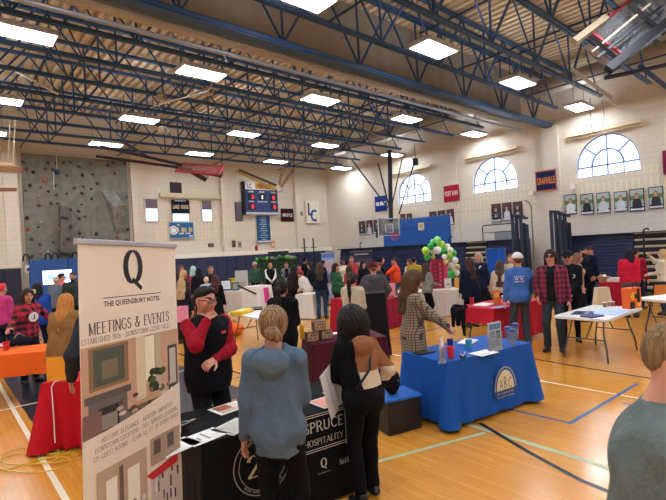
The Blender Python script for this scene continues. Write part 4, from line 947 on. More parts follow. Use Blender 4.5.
def folding_table(label, c0, c1, depth, z=.74, color='#dcdcd8', group='folding tables'):
    c, a, w = frame_of(c0, c1, depth); e = empty('folding_table', (c.x, c.y, 0), a, label, 'table', group); hw, hd_ = w/2, depth/2
    P = []
    for cx, cy, a0 in ((hw-.06, hd_-.06, 0), (-hw+.06, hd_-.06, 90), (-hw+.06, -hd_+.06, 180), (hw-.06, -hd_+.06, 270)): P += [(cx+.06*math.cos(math.radians(a0+t)), cy+.06*math.sin(math.radians(a0+t))) for t in (0, 30, 60, 90)]
    n = len(P); q = MB(); q.raw([(x, y, z-.045) for x, y in P]+[(x, y, z) for x, y in P], [tuple(range(n-1, -1, -1)), tuple(range(n, 2*n))]+[(i, (i+1) % n, (i+1) % n+n, i+n) for i in range(n)]); q.build('tabletop', mat(color, .5, name='table_plastic'), e, bev=.008)
    for s in (-1, 1):
        x = s*(hw-.22); q = MB(); o = hd_-.08
        for sy in (-1, 1): q.tube([(x-s*.1, sy*o*.72, z-.05), (x-s*.02, sy*o*.78, .45), (x+s*.04, sy*o*.95, .2), (x+s*.06, sy*o, .01)], .014, 8)
        q.tube([(x+s*.0, -o*.84, .36), (x+s*.0, o*.84, .36)], .011, 8); q.tube([(x-s*.1, -o*.72, z-.06), (x-s*.1, o*.72, z-.06)], .012, 8); q.build('leg_frame', mat('#55585e', .4, metal=.5, name='grey_tube'), e, smooth=True)
        q = MB(); q.tube([(x, 0, .36), (x-s*.35, 0, z-.06)], .01, 8); q.build('brace', mat('#55585e', .4, metal=.5, name='grey_tube'), e)
    return e, c, a, w
def on(c, a, x, y): return (c.x+x*math.cos(a)-y*math.sin(a), c.y+x*math.sin(a)+y*math.cos(a))
def ontop(fr, px, yo=0, z=.757):
    c, a = fr; n = np.array([math.sin(a), -math.cos(a), 0]); p0 = np.array([c.x, c.y, 0])-n*yo; d = ray(px, 250); t = ((p0-O3)@n)/(d@n); p = O3+d*t; return np.array([p[0], p[1], z])
def sheet(label, px, py, z, w, d, rz, col='#e8e6e0', pics=(), th=.004, cat='paper', name='paper_sheet', group=None):
    p = ontop(py[0], px, py[1], z) if isinstance(py, tuple) else atZ(px, py, z); e = empty(name, (p[0], p[1], z), rz, label, cat, group); MB().box(-w/2, -d/2, 0, w/2, d/2, th).build('page', mat(col, .5), e)
    for i, (x0, y0, x1, y1, c) in enumerate(pics): MB().raw([(x0*w, y0*d, th+.001+i*.0004), (x1*w, y0*d, th+.001+i*.0004), (x1*w, y1*d, th+.001+i*.0004), (x0*w, y1*d, th+.001+i*.0004)], [(0, 1, 2, 3)]).build('printed_area', mat(c, .5), e)
    return e
def cup(label, px, py, z, col, h=.12, r=.045, lid=None, clear=False, group=None):
    p = ontop(py[0], px, py[1], z) if isinstance(py, tuple) else atZ(px, py, z); e = empty('drinking_cup', (p[0], p[1], z), 0, label, 'cup', group); m = mat(col, .25, kind='glass', name='clear_plastic') if clear else mat(col, .4)
    MB().lathe([(r*.72, 0), (r*.95, h*.94), (r*1.04, h*.95), (r*1.04, h), (r*.93, h), (r*.9, h*.9), (r*.68, .01)], n=18).build('cup_body', m, e, smooth=False)
    if lid: MB().lathe([(r*1.06, h*.96), (r*1.06, h*1.05), (r*.5, h*1.12), (.004, h*1.12)], n=18).build('lid', mat(lid, .4), e)
    return e
TZ = .755
PD = lambda px, D: tuple(atD(px, 250, D)[:2])
# 1. black hotel table in front
T1, c1, a1, w1 = clothed('black fitted tablecloth with gold 20 emblem in front of the man in the red shirt', (1.36, 3.07), (2.78, 2.865), .76, '#0b0b0d', flare=.015, amp=.002, corner=.03, waves=4, m=mat('#09090b', .85, kind='cloth', name='black_cloth'))
def on_front(o, c, a, depth, px, py, out=.02):
    """where a sight line meets the front face of a clothed table: local x and z"""
    n = np.array([math.sin(a), -math.cos(a), 0]); p0 = np.array([c.x, c.y, 0])+n*(depth/2+out); d = ray(px, py); t = ((p0-O3)@n)/(d@n); p = O3+d*t; q = p-np.array([c.x, c.y, 0])
    return q[0]*math.cos(a)+q[1]*math.sin(a), p[2]
fy = -.38-.034
g = mat('#b9ad84', .5, name='pale_gold'); gx, gz = on_front(T1, c1, a1, .76, 262, 463); 
q = MB(); ringf(q, gx, gz, .225, .008, fy); ringf(q, gx, gz, .185, .005, fy, 100, 260); ringf(q, gx, gz, .185, .005, fy, -80, 80)
for i in range(30):
    an = math.radians(38+i*3.6); a2 = math.radians(222+i*3.2)
    for t in (an, a2):
        if i % 7 == 6: continue
        x, z = gx+.2*math.cos(t), gz+.2*math.sin(t); r_ = .006; q.raw([(x-r_*math.sin(t)*.7-r_*1.3*math.cos(t), fy, z+r_*math.cos(t)*.7-r_*1.3*math.sin(t)), (x-r_*math.sin(t)*.7+r_*1.3*math.cos(t), fy, z+r_*math.cos(t)*.7+r_*1.3*math.sin(t)), (x+r_*math.sin(t)*.2+r_*1.3*math.cos(t), fy, z-r_*math.cos(t)*.2+r_*1.3*math.sin(t)), (x+r_*math.sin(t)*.2-r_*1.3*math.cos(t), fy, z-r_*math.cos(t)*.2-r_*1.3*math.sin(t))], [(0, 3, 2, 1)])
q.build('round_emblem', mat('#8f8d84', .5), T1); q = MB(); serif(q, '20', gx-.005, gz, .24, .17, fy-.001, thick=.17, thin=.05); q.build('number_twenty', g, T1)
sx, sz = on_front(T1, c1, a1, .76, 323, 423.5); ex, ez = on_front(T1, c1, a1, .76, 342, 420); q = MB(); wd = 2*(ex-sx); wd = .37; cx = ex-wd/2
serif(q, 'SPRUCE', cx, sz-.004, wd, .085, fy, thick=.14, thin=.09); hx, hz = on_front(T1, c1, a1, .76, 330, 437); serif(q, 'HOSPITALITY', cx, hz+.0, wd, .05, fy, thick=.13, thin=.07)
for dz in (.075, .092): rect(q, cx-wd*.5, sz+dz-.003, ex+.35, sz+dz+.003, fy)
for dz in (-.055, -.072): rect(q, cx-wd*.5, hz+dz-.003, ex+.35, hz+dz+.003, fy)
rect(q, ex+.02, hz-.09, ex+.026, sz+.06, fy); serif(q, 'ADK', ex+.15, (sz+hz)/2, .2, .13, fy); q.build('hotel_group_lettering', mat('#c9c7bf', .5), T1)
q = MB(); x, z = on_front(T1, c1, a1, .76, 323, 463); serif(q, 'Q', x, z, .058, .095, fy, thick=.22, thin=.05); serif(q, 'THE QUEENSBURY HOTEL', x, z-.07, .12, .011, fy); x, z = on_front(T1, c1, a1, .76, 343, 460); text(q, 'Park & Elm', x+.01, z, .1, .045, fy, .01); q.build('small_logos', mat('#c9c7bf', .5), T1)
PZ = .757; R1 = a1
sheet('white brochure lying at front left of the black table beside banner', 204, 437, PZ, .2, .28, R1-1.3, pics=((-.35, .0, .35, .06, '#77746f'), (-.1, -.2, .2, -.16, '#55524d')))
sheet('cream printed price list on black table next to the brochures', 235, 426.5, PZ, .23, .28, R1-1.1, '#d9d6cb', pics=[(-.4, -.42+.09*i, .4, -.40+.09*i, '#8d8a80') for i in range(9)])
sheet('brochure with a red food picture near the man on black table', 229, 408, PZ, .22, .28, R1-1.35, pics=((-.42, -.4, .1, .1, '#a85a48'), (.12, -.4, .42, .3, '#c9b6a0'), (-.42, .15, .1, .4, '#d8cfc0')))
sheet('white sheet at the left end of black table behind banner', 176, 447, PZ, .2, .28, R1-1.2)
sheet('open brochure with orange and blue print right of the hooded woman', 330, 401, PZ, .3, .24, R1+.1, pics=((-.48, -.45, 0, .45, '#d88a72'), (0, -.45, .48, .0, '#7fa0cf'), (0, .02, .48, .45, '#e2b8a4')))
sheet('blank white folder at the right back of black table', 340, 392, PZ, .26, .2, R1+.15, '#dddcd8')
p = atZ(184, 424, PZ); e = empty('key_ring', (p[0], p[1], PZ), .3, 'bunch of keys and lanyard at left end of black table', 'keys'); MB().tube([(.05*math.cos(t), .03*math.sin(t), .008) for t in [i*PI/6 for i in range(12)]], .006, 6, closed=True).build('ring', GREY, e); MB().box(.04, -.012, 0, .11, .012, .006).build('key', mat('#c9b688', .4, metal=.6), e); MB().box(-.1, -.02, 0, -.03, .02, .01).build('fob', mat('#c8b070'), e)
# 2. maroon table with wooden blocks
T2, c2, a2, w2 = clothed('dark maroon tablecloth on the table holding wooden blocks', (3.95, 5.1), (4.95, 4.62), .74, '#4a1520', seed=2, flare=.02)
def wblock(label, px, py, z, rz, st):
    p = atZ(px, py, z); e = empty('wooden_block', (p[0], p[1], z), rz, label, 'block', 'stacked wooden sign blocks'); MB().box(-.09, -.06, 0, .09, .06, .135).build('block', mat('#5d3626', .6, kind='wood'), e, bev=.006)
    q = MB(); rect(q, -.078, .012, .078, .122, -.0605); q.build('light_face', mat('#b08a68'), e); q = MB(); bars(q, 0, .09, .12, .03, 4, -.063); bars(q, 0, .045, .12, .03, 5, -.063); q.build('lettering', mat('#47211a'), e)
wr = a2+.1
wblock('brown wooden letter block at left under the top block', 312, 341, .757, wr, 'AG'); wblock('brown wooden letter block at right under the top block', 326, 338.5, .757, wr, 'BO'); 
p = (atZ(312, 341, .757)+atZ(326, 338.5, .757))/2; wblock('brown wooden letter block on top of the two others', 318.5, 330, .895, wr, 'BE')
p = atZ(302.5, 339, .757); e = empty('yellow_canister', (p[0], p[1], .757), 0, 'tall bright yellow canister beside the wooden blocks', 'canister'); MB().lathe([(.032, 0), (.034, .01), (.034, .2), (.028, .22)], n=16).build('can_body', mat('#e0a01c', .4), e); MB().lathe([(.02, .22), (.02, .24)], n=12).build('lid', mat('#c8c4b8'), e)
sheet('white leaflet behind the wooden blocks on maroon table', 338, 333, .757, .2, .14, wr); sheet('pink tinted leaflet at right end of maroon table', 344, 340, .757, .16, .12, wr, '#d8a0a0'); 
# 3. royal blue ARC table
T3, c3, a3, w3_ = clothed('royal blue floor length tablecloth with half round ARC emblem', (4.19, 3.04), (5.64, 2.80), .74, '#174f9c', seed=5, flare=.035, amp=.012, corner=.14, waves=4, rings=14, low=(.05, .04, .04, .05))
T3.data.materials.clear(); T3.data.materials.append(mat('#15509f', .7, kind='cloth', name='blue_cloth'))
ax_, az_ = on_front(T3, c3, a3, .74, 505, 389, .05); fy = -.37-.062; q = MB(); disc(q, ax_, az_+.0, .155, .23, fy, 0, 180); q.build('emblem_field', mat('#d9cfa8'), T3)
q = MB(); ringf(q, ax_, az_, .185, .02, fy-.001, 0, 180, .262); bars(q, ax_, az_-.035, .31, .028, 14, fy-.002); q.build('emblem_ring', mat('#8e97a8'), T3)
q = MB(); text(q, 'A', ax_-.08, az_+.07, .065, .12, fy-.002, -.01); text(q, 'R', ax_, az_+.08, .055, .14, fy-.002, -.01); text(q, 'C', ax_+.08, az_+.07, .055, .12, fy-.002, -.01); q.build('emblem_letters', mat('#3b3f58'), T3)
q = MB(); rect(q, ax_-.2, az_-.06, ax_+.2, az_-.008, fy); q.build('name_band', mat('#28386e'), T3); q = MB(); bars(q, ax_, az_-.078, .3, .015, 20, fy); q.build('small_print', mat('#9fb0cc'), T3)
def acrylic(label, px, py, z, rz, w, h, cover, pics):
    p = atZ(px, py, z); e = empty('brochure_holder', (p[0], p[1], z), rz, label, 'brochure holder'); MB().box(-w/2, -.03, 0, w/2, .04, .006).build('foot', mat('#dfe6ec', .1, kind='glass'), e)
    q = MB(); q.box(-w/2-.005, -.012, .004, w/2+.005, -.009, h*.6); q.box(-w/2-.005, -.012, .004, -w/2, .02, h*.6); q.box(w/2, -.012, .004, w/2+.005, .02, h*.6); q.build('clear_pocket', mat('#dfe6ec', .1, kind='glass'), e)
    MB().box(-w/2, .0, .01, w/2, .014, h).build('booklet', mat(cover, .5), e); q = {}
    for x0, z0, x1, z1, c in pics: k_ = MB(); rect(k_, x0*w, z0*h, x1*w, z1*h, -.002); k_.build('printed_area', mat(c), e)
    return e
acrylic('clear holder of illustrated booklets on the blue table', 496, 350, TZ, a3, .22, .33, '#b4c0cc', ((-.45, .75, .45, .95, '#5c7a9c'), (-.42, .45, .0, .7, '#7f8f9c'), (.06, .4, .42, .7, '#4d5a68'), (-.42, .1, .42, .38, '#90a2b0')))
acrylic('clear leaflet holder at left corner of the blue table', 443, 362, TZ, a3+.5, .13, .26, '#b8a8a4', ((-.4, .2, .4, .6, '#7f6f78'), (-.4, .7, .4, .95, '#e6e2dc')))
for i, (px, py) in enumerate(((509, 345), (516, 341), (513, 348))): cup('clear tumbler with navy lid, %s of three beside the booklet holder' % ('left back', 'right', 'front')[i], px, py-2, TZ, '#cfd8e4', .19, .045, lid='#2a3f86', clear=True, group='clear tumblers')
cup('teal paper cup in the middle of the blue table', 469, 349, TZ, '#2f93a8', .11, .043); cup('navy blue cup behind the red cup', 450.5, 348, TZ, '#1d2f7a', .11, .042); cup('bright red cup at front left of the blue table', 451, 358, TZ, '#cf2430', .13, .045)
sheet('white leaflet in the middle of the blue table', 484, 353, TZ, .3, .2, a3, pics=((-.4, -.3, .1, -.2, '#9a9aa6'),)); sheet('white booklet behind the teal cup', 468, 342, TZ, .3, .18, a3+.4, th=.012); sheet('black notebook at left back of the blue table', 424, 353, TZ, .24, .14, a3, '#16181e', th=.015)
p = atZ(463, 358, TZ); e = empty('pen_dish', (p[0], p[1], TZ), 0, 'small dish of pens beside the teal cup', 'dish'); MB().lathe([(.03, 0), (.045, .03), (.04, .03), (.028, .006)], n=14).build('dish', mat('#30405f'), e); [MB().tube([(0, 0, .02), (.05*math.cos(t), .05*math.sin(t), .06)], .005, 6).build('pen', mat(c), e) for t, c in ((0, '#d8dce4'), (1.5, '#7a3a8c'), (3.2, '#e0e0e4'))]
# black crate with a blue lid and black bag
p = (3.9, 3.55); e = empty('storage_crate', (p[0], p[1], 0), a3-.1, 'black storage crate with blue lid between the tables', 'crate'); MB().box(-.22, -.17, .005, .22, .17, .36).build('crate_body', mat('#101115', .5), e, bev=.012); MB().box(-.235, -.185, .36, .235, .185, .395).build('lid', mat('#1e62b4', .5), e, bev=.01)
e = empty('shoulder_bag', (3.87, 3.57, .397), .2, 'small black bag with silver clasp resting on the blue lid', 'bag')
vq = Field([-.16, -.12, -.01], [.16, .12, .34], .01); vq.ell((0, 0, .13), (.12, .08, .14), .03); vq.cut(-vq.P()[..., 2]); vq.g += .004*fold(vq.P()*2, 1); link_np('bag_body', vq.mesh(), [fab('#0e0e11')], e); MB().tube([(.09*math.cos(t), 0, .22+.12*math.sin(t)) for t in [i*PI/10 for i in range(11)]], .008, 6).build('strap', BLACK, e); MB().ball((0, -.085, .15), .012, 8).build('clasp', GREY, e)
# 4. red table in the middle
T4, c4, a4, w4 = clothed('bright red tablecloth on table behind the blue table', (8.05, 4.72), (9.78, 4.58), .85, '#b01c2c', seed=4, flare=.05, amp=.02, waves=4, low=(.06, .2, .5, .45))
folding_table('folding table under the bright red tablecloth', (8.11, 4.76), (9.7, 4.64), .77, .735)
e = empty('black_jacket', (*on(c4, a4, -.86, .34), .76), a4, 'black jacket hanging over the left end of the red table', 'jacket'); vq = Field([-.2, -.4, -.75], [.2, .4, .1], .014); vq.cap((0, -.16, 0), (0, .16, 0), .035, .035, .04, ); vq.cap((-.08, -.12, -.05), (-.09, -.14, -.55), .05, .035, .05); vq.cap((-.08, .12, -.05), (-.09, .13, -.4), .05, .035, .05); vq.cap((-.08, 0, -.1), (-.09, 0, -.35), .06, .05, .06); vq.g += .006*fold(vq.P(), 2); link_np('jacket_fabric', vq.mesh(), [fab('#101116')], e)
cup('red cup on the left of bright red table', 472, 304, .757, '#b8202c', .13, .05)
def stand(label, px, py, z, rz, w, h, col, pics=(), name='display_sign', cat='sign', back=.06):
    p = ontop(py[0], px, py[1], z) if isinstance(py, tuple) else atZ(px, py, z); e = empty(name, (p[0], p[1], z), rz, label, cat); MB().box(-w/2, 0, 0, w/2, .008, h).build('panel', mat(col), e); MB().raw([(-w*.2, .008, h*.7), (w*.2, .008, h*.7), (w*.2, back+.02, 0), (-w*.2, back+.02, 0)], [(0, 1, 2, 3)]).build('easel_back', mat(col), e)
    for x0, z0, x1, z1, c in pics: q = MB(); rect(q, x0*w, z0*h, x1*w, z1*h, -.002); q.build('printed_area', mat(c), e)
    return e
stand('orange book standing upright on the bright red table', 497, 304, .757, a4-.3, .17, .29, '#d9803a', ((-.3, .5, .3, .8, '#e8a860'),), 'orange_book', 'book')
cup('small orange bottle beside the standing orange book', 503.5, 304, .757, '#e07a30', .16, .035, lid='#e8e0d0')
sheet('white papers on the left of bright red table', 484, 305, .757, .4, .3, a4+.2, '#e4dcd8', th=.02); sheet('blue and white leaflets on the front of bright red table', 500, 307, .757, .4, .2, a4, '#8890b8'); sheet('pale tray of small items right of the orange bottle', 511, 302, .757, .35, .22, a4, '#cfcabc', th=.06)
# 5. white table under the balloons
T5, c5, a5, w5 = clothed('white floor length tablecloth below the balloon arch', (9.85, 8.6), (11.3, 7.53), .76, '#d9d2c6', seed=6, flare=.03, amp=.008)
e = stand('red trifold poster with dark dots on the balloon table', 436.5, ((c5, a5), .1), .757, a5+.05, .38, .86, '#a01c3a', [(-.4+.27*(i % 3), .08+.14*(i//3), -.26+.27*(i % 3), .16+.14*(i//3), ('#5a1830', '#2f2430', '#d06070')[i % 3]) for i in range(18)], 'trifold_poster', 'poster', .2)
for s in (-1, 1): MB().raw([(s*.19, 0, 0), (s*.26, -.12, 0), (s*.26, -.12, .8), (s*.19, 0, .8)], [(0, 1, 2, 3)]).build('side_wing', mat('#c43a5c'), e)
stand('yellow sign card at right end of the balloon table', 455, ((c5, a5), -.1), .757, a5, .14, .3, '#e0a03c', name='sign_card'); stand('white sign card beside the red poster', 446, ((c5, a5), -.1), .757, a5, .2, .3, '#dcd8cc', ((-.3, .3, .3, .5, '#9a9a9a'),), 'sign_card'); cup('small red tin at right end of the balloon table', 461, ((c5, a5), -.1), .757, '#a82838', .14, .05)
bal = [(265, 118, 30, 'l'), (275, 163, 26, 'g'), (325, 62, 33, 'g'), (352, 38, 28, 'p'), (380, 72, 30, 'l'), (320, 116, 30, 'w'), (354, 112, 26, 'w'), (396, 124, 27, 'g'), (424, 84, 22, 'w'), (446, 114, 24, 'w'), (468, 138, 26, 'g'), (437, 186, 24, 'y'), (403, 162, 20, 'w'), (460, 226, 28, 'w'), (428, 250, 22, 'w'), (452, 292, 30, 'g'), (492, 282, 24, 'w'), (497, 238, 24, 'y'), (482, 190, 24, 'w'), (300, 85, 24, 'g'), (345, 80, 24, 'p'), (412, 200, 18, 'y'), (470, 165, 20, 'p'), (320, 165, 16, 'y'), (440, 150, 22, 'l'), (468, 262, 20, 'y')]
BC = {'l': ('#a5d84a', 'lime green'), 'g': ('#2fae4c', 'deep green'), 'p': ('#7fe07c', 'pale green'), 'w': ('#dfe4dc', 'white'), 'y': ('#d8c070', 'gold')}
DB = 13.6
ord_ = sorted(range(len(bal)), key=lambda i: bal[i][1]); seen = {}
for rank, i in enumerate(ord_):
    x, y, r, c = bal[i]; px, py = 390+x/7.4, 235+y/7.4; p = atD(px, py, DB+.12*((i*7) % 3-1)); R_ = r/7.4/FPX*DB; seen[c] = seen.get(c, 0)+1
    nxt = min((j for j in range(len(bal)) if j != i), key=lambda j: (bal[j][0]-x)**2+(bal[j][1]-y)**2)
    lab = '%s balloon, %s of the %s ones in the arch' % (BC[c][1], ('topmost', 'second from top', 'third from top', 'fourth from top', 'fifth from top', 'sixth from top', 'seventh from top', 'eighth from top', 'ninth from top')[seen[c]-1], BC[c][1])
    e = empty('balloon', tuple(p), rank*.7, lab, 'balloon', 'balloons of the arch'); MB().lathe([(.004, -R_*1.12), (R_*.35, -R_*.97), (R_*.75, -R_*.62), (R_*.97, -R_*.15), (R_, R_*.2), (R_*.88, R_*.6), (R_*.55, R_*.9), (.01, R_*1.02)], n=18).build('balloon_skin', mat(BC[c][0], .22, name='latex'), e, smooth=True); MB().lathe([(.02, -R_*1.2), (.006, -R_*1.1)], n=8).build('knot', mat(BC[c][0], .3), e)
p = atD(447, 262, DB+.05); pts = [atD(390+x/7.4, 235+y/7.4, DB+.1) for x, y in ((275, 150), (300, 90), (350, 60), (400, 90), (440, 130), (460, 180), (462, 250), (455, 330))]; pts.append(np.array([pts[-1][0], pts[-1][1], .02]))
tag(MB().tube(pts, .012, 6).build('curved_pole', GREY), 'thin grey curved pole carrying the balloon arch', 'pole')
# 6. navy table, blue backdrop cloth
T6, c6, a6, w6 = clothed('black tablecloth on the table before the blue backdrop', tuple(atZ(474, 289.5, .75)[:2]), tuple(atZ(502, 287, .75)[:2]), .6, '#14182a', seed=7)
sheet('white papers on the black clothed table before the backdrop', 489, ((c6, a6), 0), .757, .45, .3, a6, '#dfe2ea', th=.03)
a = atX(486, 249, 17.2); b = atX(505, 249, 17.2); e = empty('backdrop_cloth', (17.2, (a[1]+b[1])/2, 0), -PI/2, 'bright blue cloth backdrop hanging below the guard rail', 'backdrop'); L = abs(a[1]-b[1])/2
q = MB(); vs = []
for i in range(31): x = -L+i*2*L/30; o = .03*math.sin(i*1.7); vs += [(x, o, .4), (x, o*.3, a[2])]
q.raw(vs, [(2*i, 2*i+2, 2*i+3, 2*i+1) for i in range(30)]); o = q.build('cloth', cloth('#1b56ae'), e, smooth=True); MB().tube([(-L, 0, .02), (-L, 0, a[2]+.02), (L, 0, a[2]+.02), (L, 0, .02)], .02, 8).build('stand_frame', GREY, e)
# 7. red table by right bleachers
T7, c7, a7, w7 = clothed('crimson tablecloth on the table beside the right bleachers', PD(597, 12.7), PD(622, 12.4), .7, '#a81c34', seed=8, flare=.04, amp=.015)
p = (*on(c7, a7, -w7*.3, 0), .757); e = empty('snack_basket', (p[0], p[1], .757), 0, 'tan basket with white wrapped items on the crimson table', 'basket'); MB().lathe([(.12, 0), (.17, .14), (.16, .14), (.11, .02)], n=16).build('basket', mat('#a8835c'), e); [MB().ball((.07*math.cos(i*1.3), .07*math.sin(i*1.3), .14), .06, 8).build('wrapped_item', mat(c), e, smooth=True) for i, c in enumerate(('#d8c8b0', '#e8e4dc', '#b89070', '#e0dcd4'))]
sheet('white box of papers on the crimson table', 612, ((c7, a7), 0), .757, .3, .3, 0, '#e2dedc', th=.1)
T7b, *_ = clothed('cream cloth bag shaped cover at left end of the crimson table', tuple(atZ(594, 287, .7)[:2]), tuple(atZ(597.5, 287.5, .7)[:2]), .3, '#d8c8a4', z=.68, seed=3)
# 8 and 9. bare folding tables on the right
f8, c8, a8, w8 = folding_table('bare white folding table with navy leaflets near the right', (7.85, 2.66), (9.42, 2.60), .84)
sheet('navy leaflets fanned on the left of white folding table', 583, 313, .743, .42, .3, a8+.2, '#1d2a5c', pics=((-.3, -.3, .3, -.1, '#8090b8'),)); sheet('navy booklet at the front edge of white folding table', 592, 316.5, .743, .3, .22, a8-.2, '#26346e', th=.02)
sheet('pale blue shiny poster sheet in middle of white folding table', 611, 312, .743, .6, .5, a8, '#b8cfec', pics=((-.4, -.4, .4, .1, '#a4c0e4'),))
for i, (px, py, c, l) in enumerate(((605, 307, '#8a6a5c', 'brown small jar left of the candy on folding table'), (609, 306, '#b08c74', 'tan small jar between two others on folding table'), (612.5, 306, '#a06a6a', 'rosy small jar at right of the jars on folding table'))): cup(l, px, py, .743, c, .08, .04, lid='#cfc4b8')
p = atZ(632, 308, .743); e = empty('gift_bag', (p[0], p[1], .743), a8-.25, 'orange and black halloween style paper bag on white folding table', 'bag'); MB().box(-.16, -.07, 0, .16, .07, .36).build('paper_bag', mat('#e8621c', .5), e)
q = MB(); rect(q, -.16, .0, -.03, .12, -.074); rect(q, .04, .1, .12, .34, -.074); rect(q, -.03, .17, .04, .25, -.074); q.build('black_print', mat('#241a1c'), e); q = MB(); disc(q, -.06, .22, .07, .07, -.073); disc(q, .09, .08, .05, .06, -.073); q.build('yellow_print', mat('#e8b83c'), e)
MB().tube([(.07*math.cos(t), -.07, .36+.13*math.sin(t)) for t in [i*PI/10 for i in range(11)]], .006, 6).build('handle', BLACK, e)
f9, c9, a9, w9 = folding_table('bare white folding table cut by the right edge', (11.0, 2.95), (10.25, 2.3), .76) if False else folding_table('bare white folding table cut by the right edge', (10.5, 2.42), (12.3, 1.7), .76)
# small easel chair of orange black pieces behind
p = atZ(644, 300, .3); 
e = empty('folding_chair', (12.7, 3.15, 0), 2.2, 'orange and black folding chair behind the orange bag', 'chair'); MB().box(-.2, -.2, .43, .2, .2, .46).build('seat', mat('#c8762c'), e); MB().box(-.2, .2, .6, .2, .22, .85).build('backrest', mat('#c8762c'), e)
for s in (-1, 1): MB().tube([(s*.21, .24, .86), (s*.21, -.2, .01)], .012, 6).build('leg', BLACK, e); MB().tube([(s*.21, -.2, .45), (s*.21, .25, .01)], .012, 6).build('leg', BLACK, e)
# 10. white clothed tables further back
T10, c10, a10, w10 = clothed('long white tablecloth by the far left wall behind the red shirted man', PD(211, 17.2), PD(254, 16.6), .8, '#d9d4c9', seed=10, flare=.02, amp=.006)
def framed(label, px, py, z, w, h, rz, inner='#dfe6ec', d=None): return stand(label, px, py, z, rz, w, h, '#17181c', ((-.4, .12, .4, .88, inner),), 'picture_frame', 'frame')
FR_ = facing((1, 1.15), 0)+PI
framed('black framed white certificate on the far white table', 224, ((c10, a10), -.1), .757, .42, .42, FR_); framed('small black framed photo on the far white table', 233.5, ((c10, a10), -.1), .757, .26, .3, FR_, '#9a9a98')
p = ontop((c10, a10), 231, .15); e = empty('yellow_box', (p[0], p[1], .757), FR_, 'yellow box standing behind the frames on far white table', 'box'); MB().box(-.14, 0, 0, .14, .12, .45).build('carton', mat('#e0b224'), e, bev=.01); q = MB(); rect(q, -.1, .1, .1, .35, -.002); q.build('label_patch', mat('#e8c84c'), e)
stand('pale board on an easel at the back of the far white table', 240, ((c10, a10), .25), .757, FR_, .48, .72, '#b9b4aa', ((-.3, .05, .3, .4, '#a09890'),), 'display_board', 'board')
T10b, *_ = clothed('white sloping cloth draped high at the right end of far white table', PD(241, 15.6), PD(254, 15.2), .7, '#e2ddd3', z=.98, seed=11, flare=.05)
tag(MB().beam(tuple(atD(238, 285.5, 15.2)), tuple(atD(256, 294, 14.9)), .05, .05).build('black_rail', BLACK), 'thin black rail leaning across the high white cloth', 'rail')
# 11. folding table with orange bag
f11, c11, a11, w11 = folding_table('folding table with wire legs behind the red shirted man', (5.1, 9.75), (5.0, 8.0), .76)
p = atZ(242, 313.5, .745); e = empty('yellow_folder', (p[0], p[1], .745), .5, 'bright yellow folder box on the folding table behind man', 'folder'); MB().box(-.28, -.14, 0, .28, .14, .08).build('folder_body', mat('#e6b81c'), e, bev=.01); MB().box(-.2, -.1, .08, .2, .1, .085).build('label_patch', mat('#f0dc80'), e)
vq = Field([-.45, -.3, 0], [.45, .3, .4], .02); vq.ell((0, 0, .14), (.36, .22, .16), .03); vq.cut(.003-vq.P()[..., 2]); vq.g += .008*fold(vq.P(), 3); p = atZ(234, 335, 0); e = empty('duffel_bag', (p[0], p[1], 0), .6, 'orange soft bag on floor behind the man', 'bag'); link_np('bag_body', vq.mesh(), [fab('#e0641c')], e); MB().tube([(.15*math.cos(t), 0, .27+.1*math.sin(t)) for t in [i*PI/8 for i in range(9)]], .012, 6).build('handle', fab('#a84814'), e)
sheet('dark tray on the right of the folding table behind man', 257, 309, .745, .5, .25, 1.0, '#2a2a30', th=.03)
p = atD(183, 322, 5.4); e = empty('pink_sign', (p[0], p[1], 0), FR_, 'small pink paper sign on a thin pole left of the red shirted man', 'sign'); MB().box(-.07, -.01, p[2]+.0, .07, 0, p[2]+.19).build('paper', mat('#e88ca4', .6), e); MB().tube([(0, 0, 0), (0, 0, p[2]+.1)], .008, 6).build('pole', GREY, e); MB().lathe([(.12, 0), (.12, .015), (.02, .02)], n=16).build('base', GREY, e)
# 12. white cloth tables in the middle distance
T12, *_ = clothed('white tablecloth beside the woman in jeans', PD(293, 14.2), PD(310, 13.9), .76, '#d4cfc4', seed=12, flare=.03)
T13, c13, a13, w13 = clothed('black tablecloth of the booth with the green backdrop', PD(268, 17.6), PD(302, 17.0), .76, '#15161a', seed=13)
for i, (px, col) in enumerate(((287, '#c0b8b0'), (291, '#7a7a78'), (295, '#b8b4ac'), (299, '#6c7478'))): framed('small dark framed picture, %s on the black clothed booth table' % ('leftmost', 'second', 'third', 'rightmost')[i], px, ((c13, a13), 0), .757, .3, .36, FR_-.1, col)
p = atD(263.5, 290, 15.5); e = empty('pink_bag', (p[0], p[1], .0), FR_, 'hot pink paper bag hanging at the front of booth table', 'bag'); MB().box(-.16, -.06, .42, .16, .06, .92).build('paper_bag', mat('#d83a94'), e); MB().tube([(-.07, -.06, .92), (-.05, -.06, 1.02), (.05, -.06, 1.02), (.07, -.06, .92)], .006, 6).build('handle', WHITE, e)
MB().box(-.1, 0, 0, .1, .05, .42).build('stand', BLACK, e)
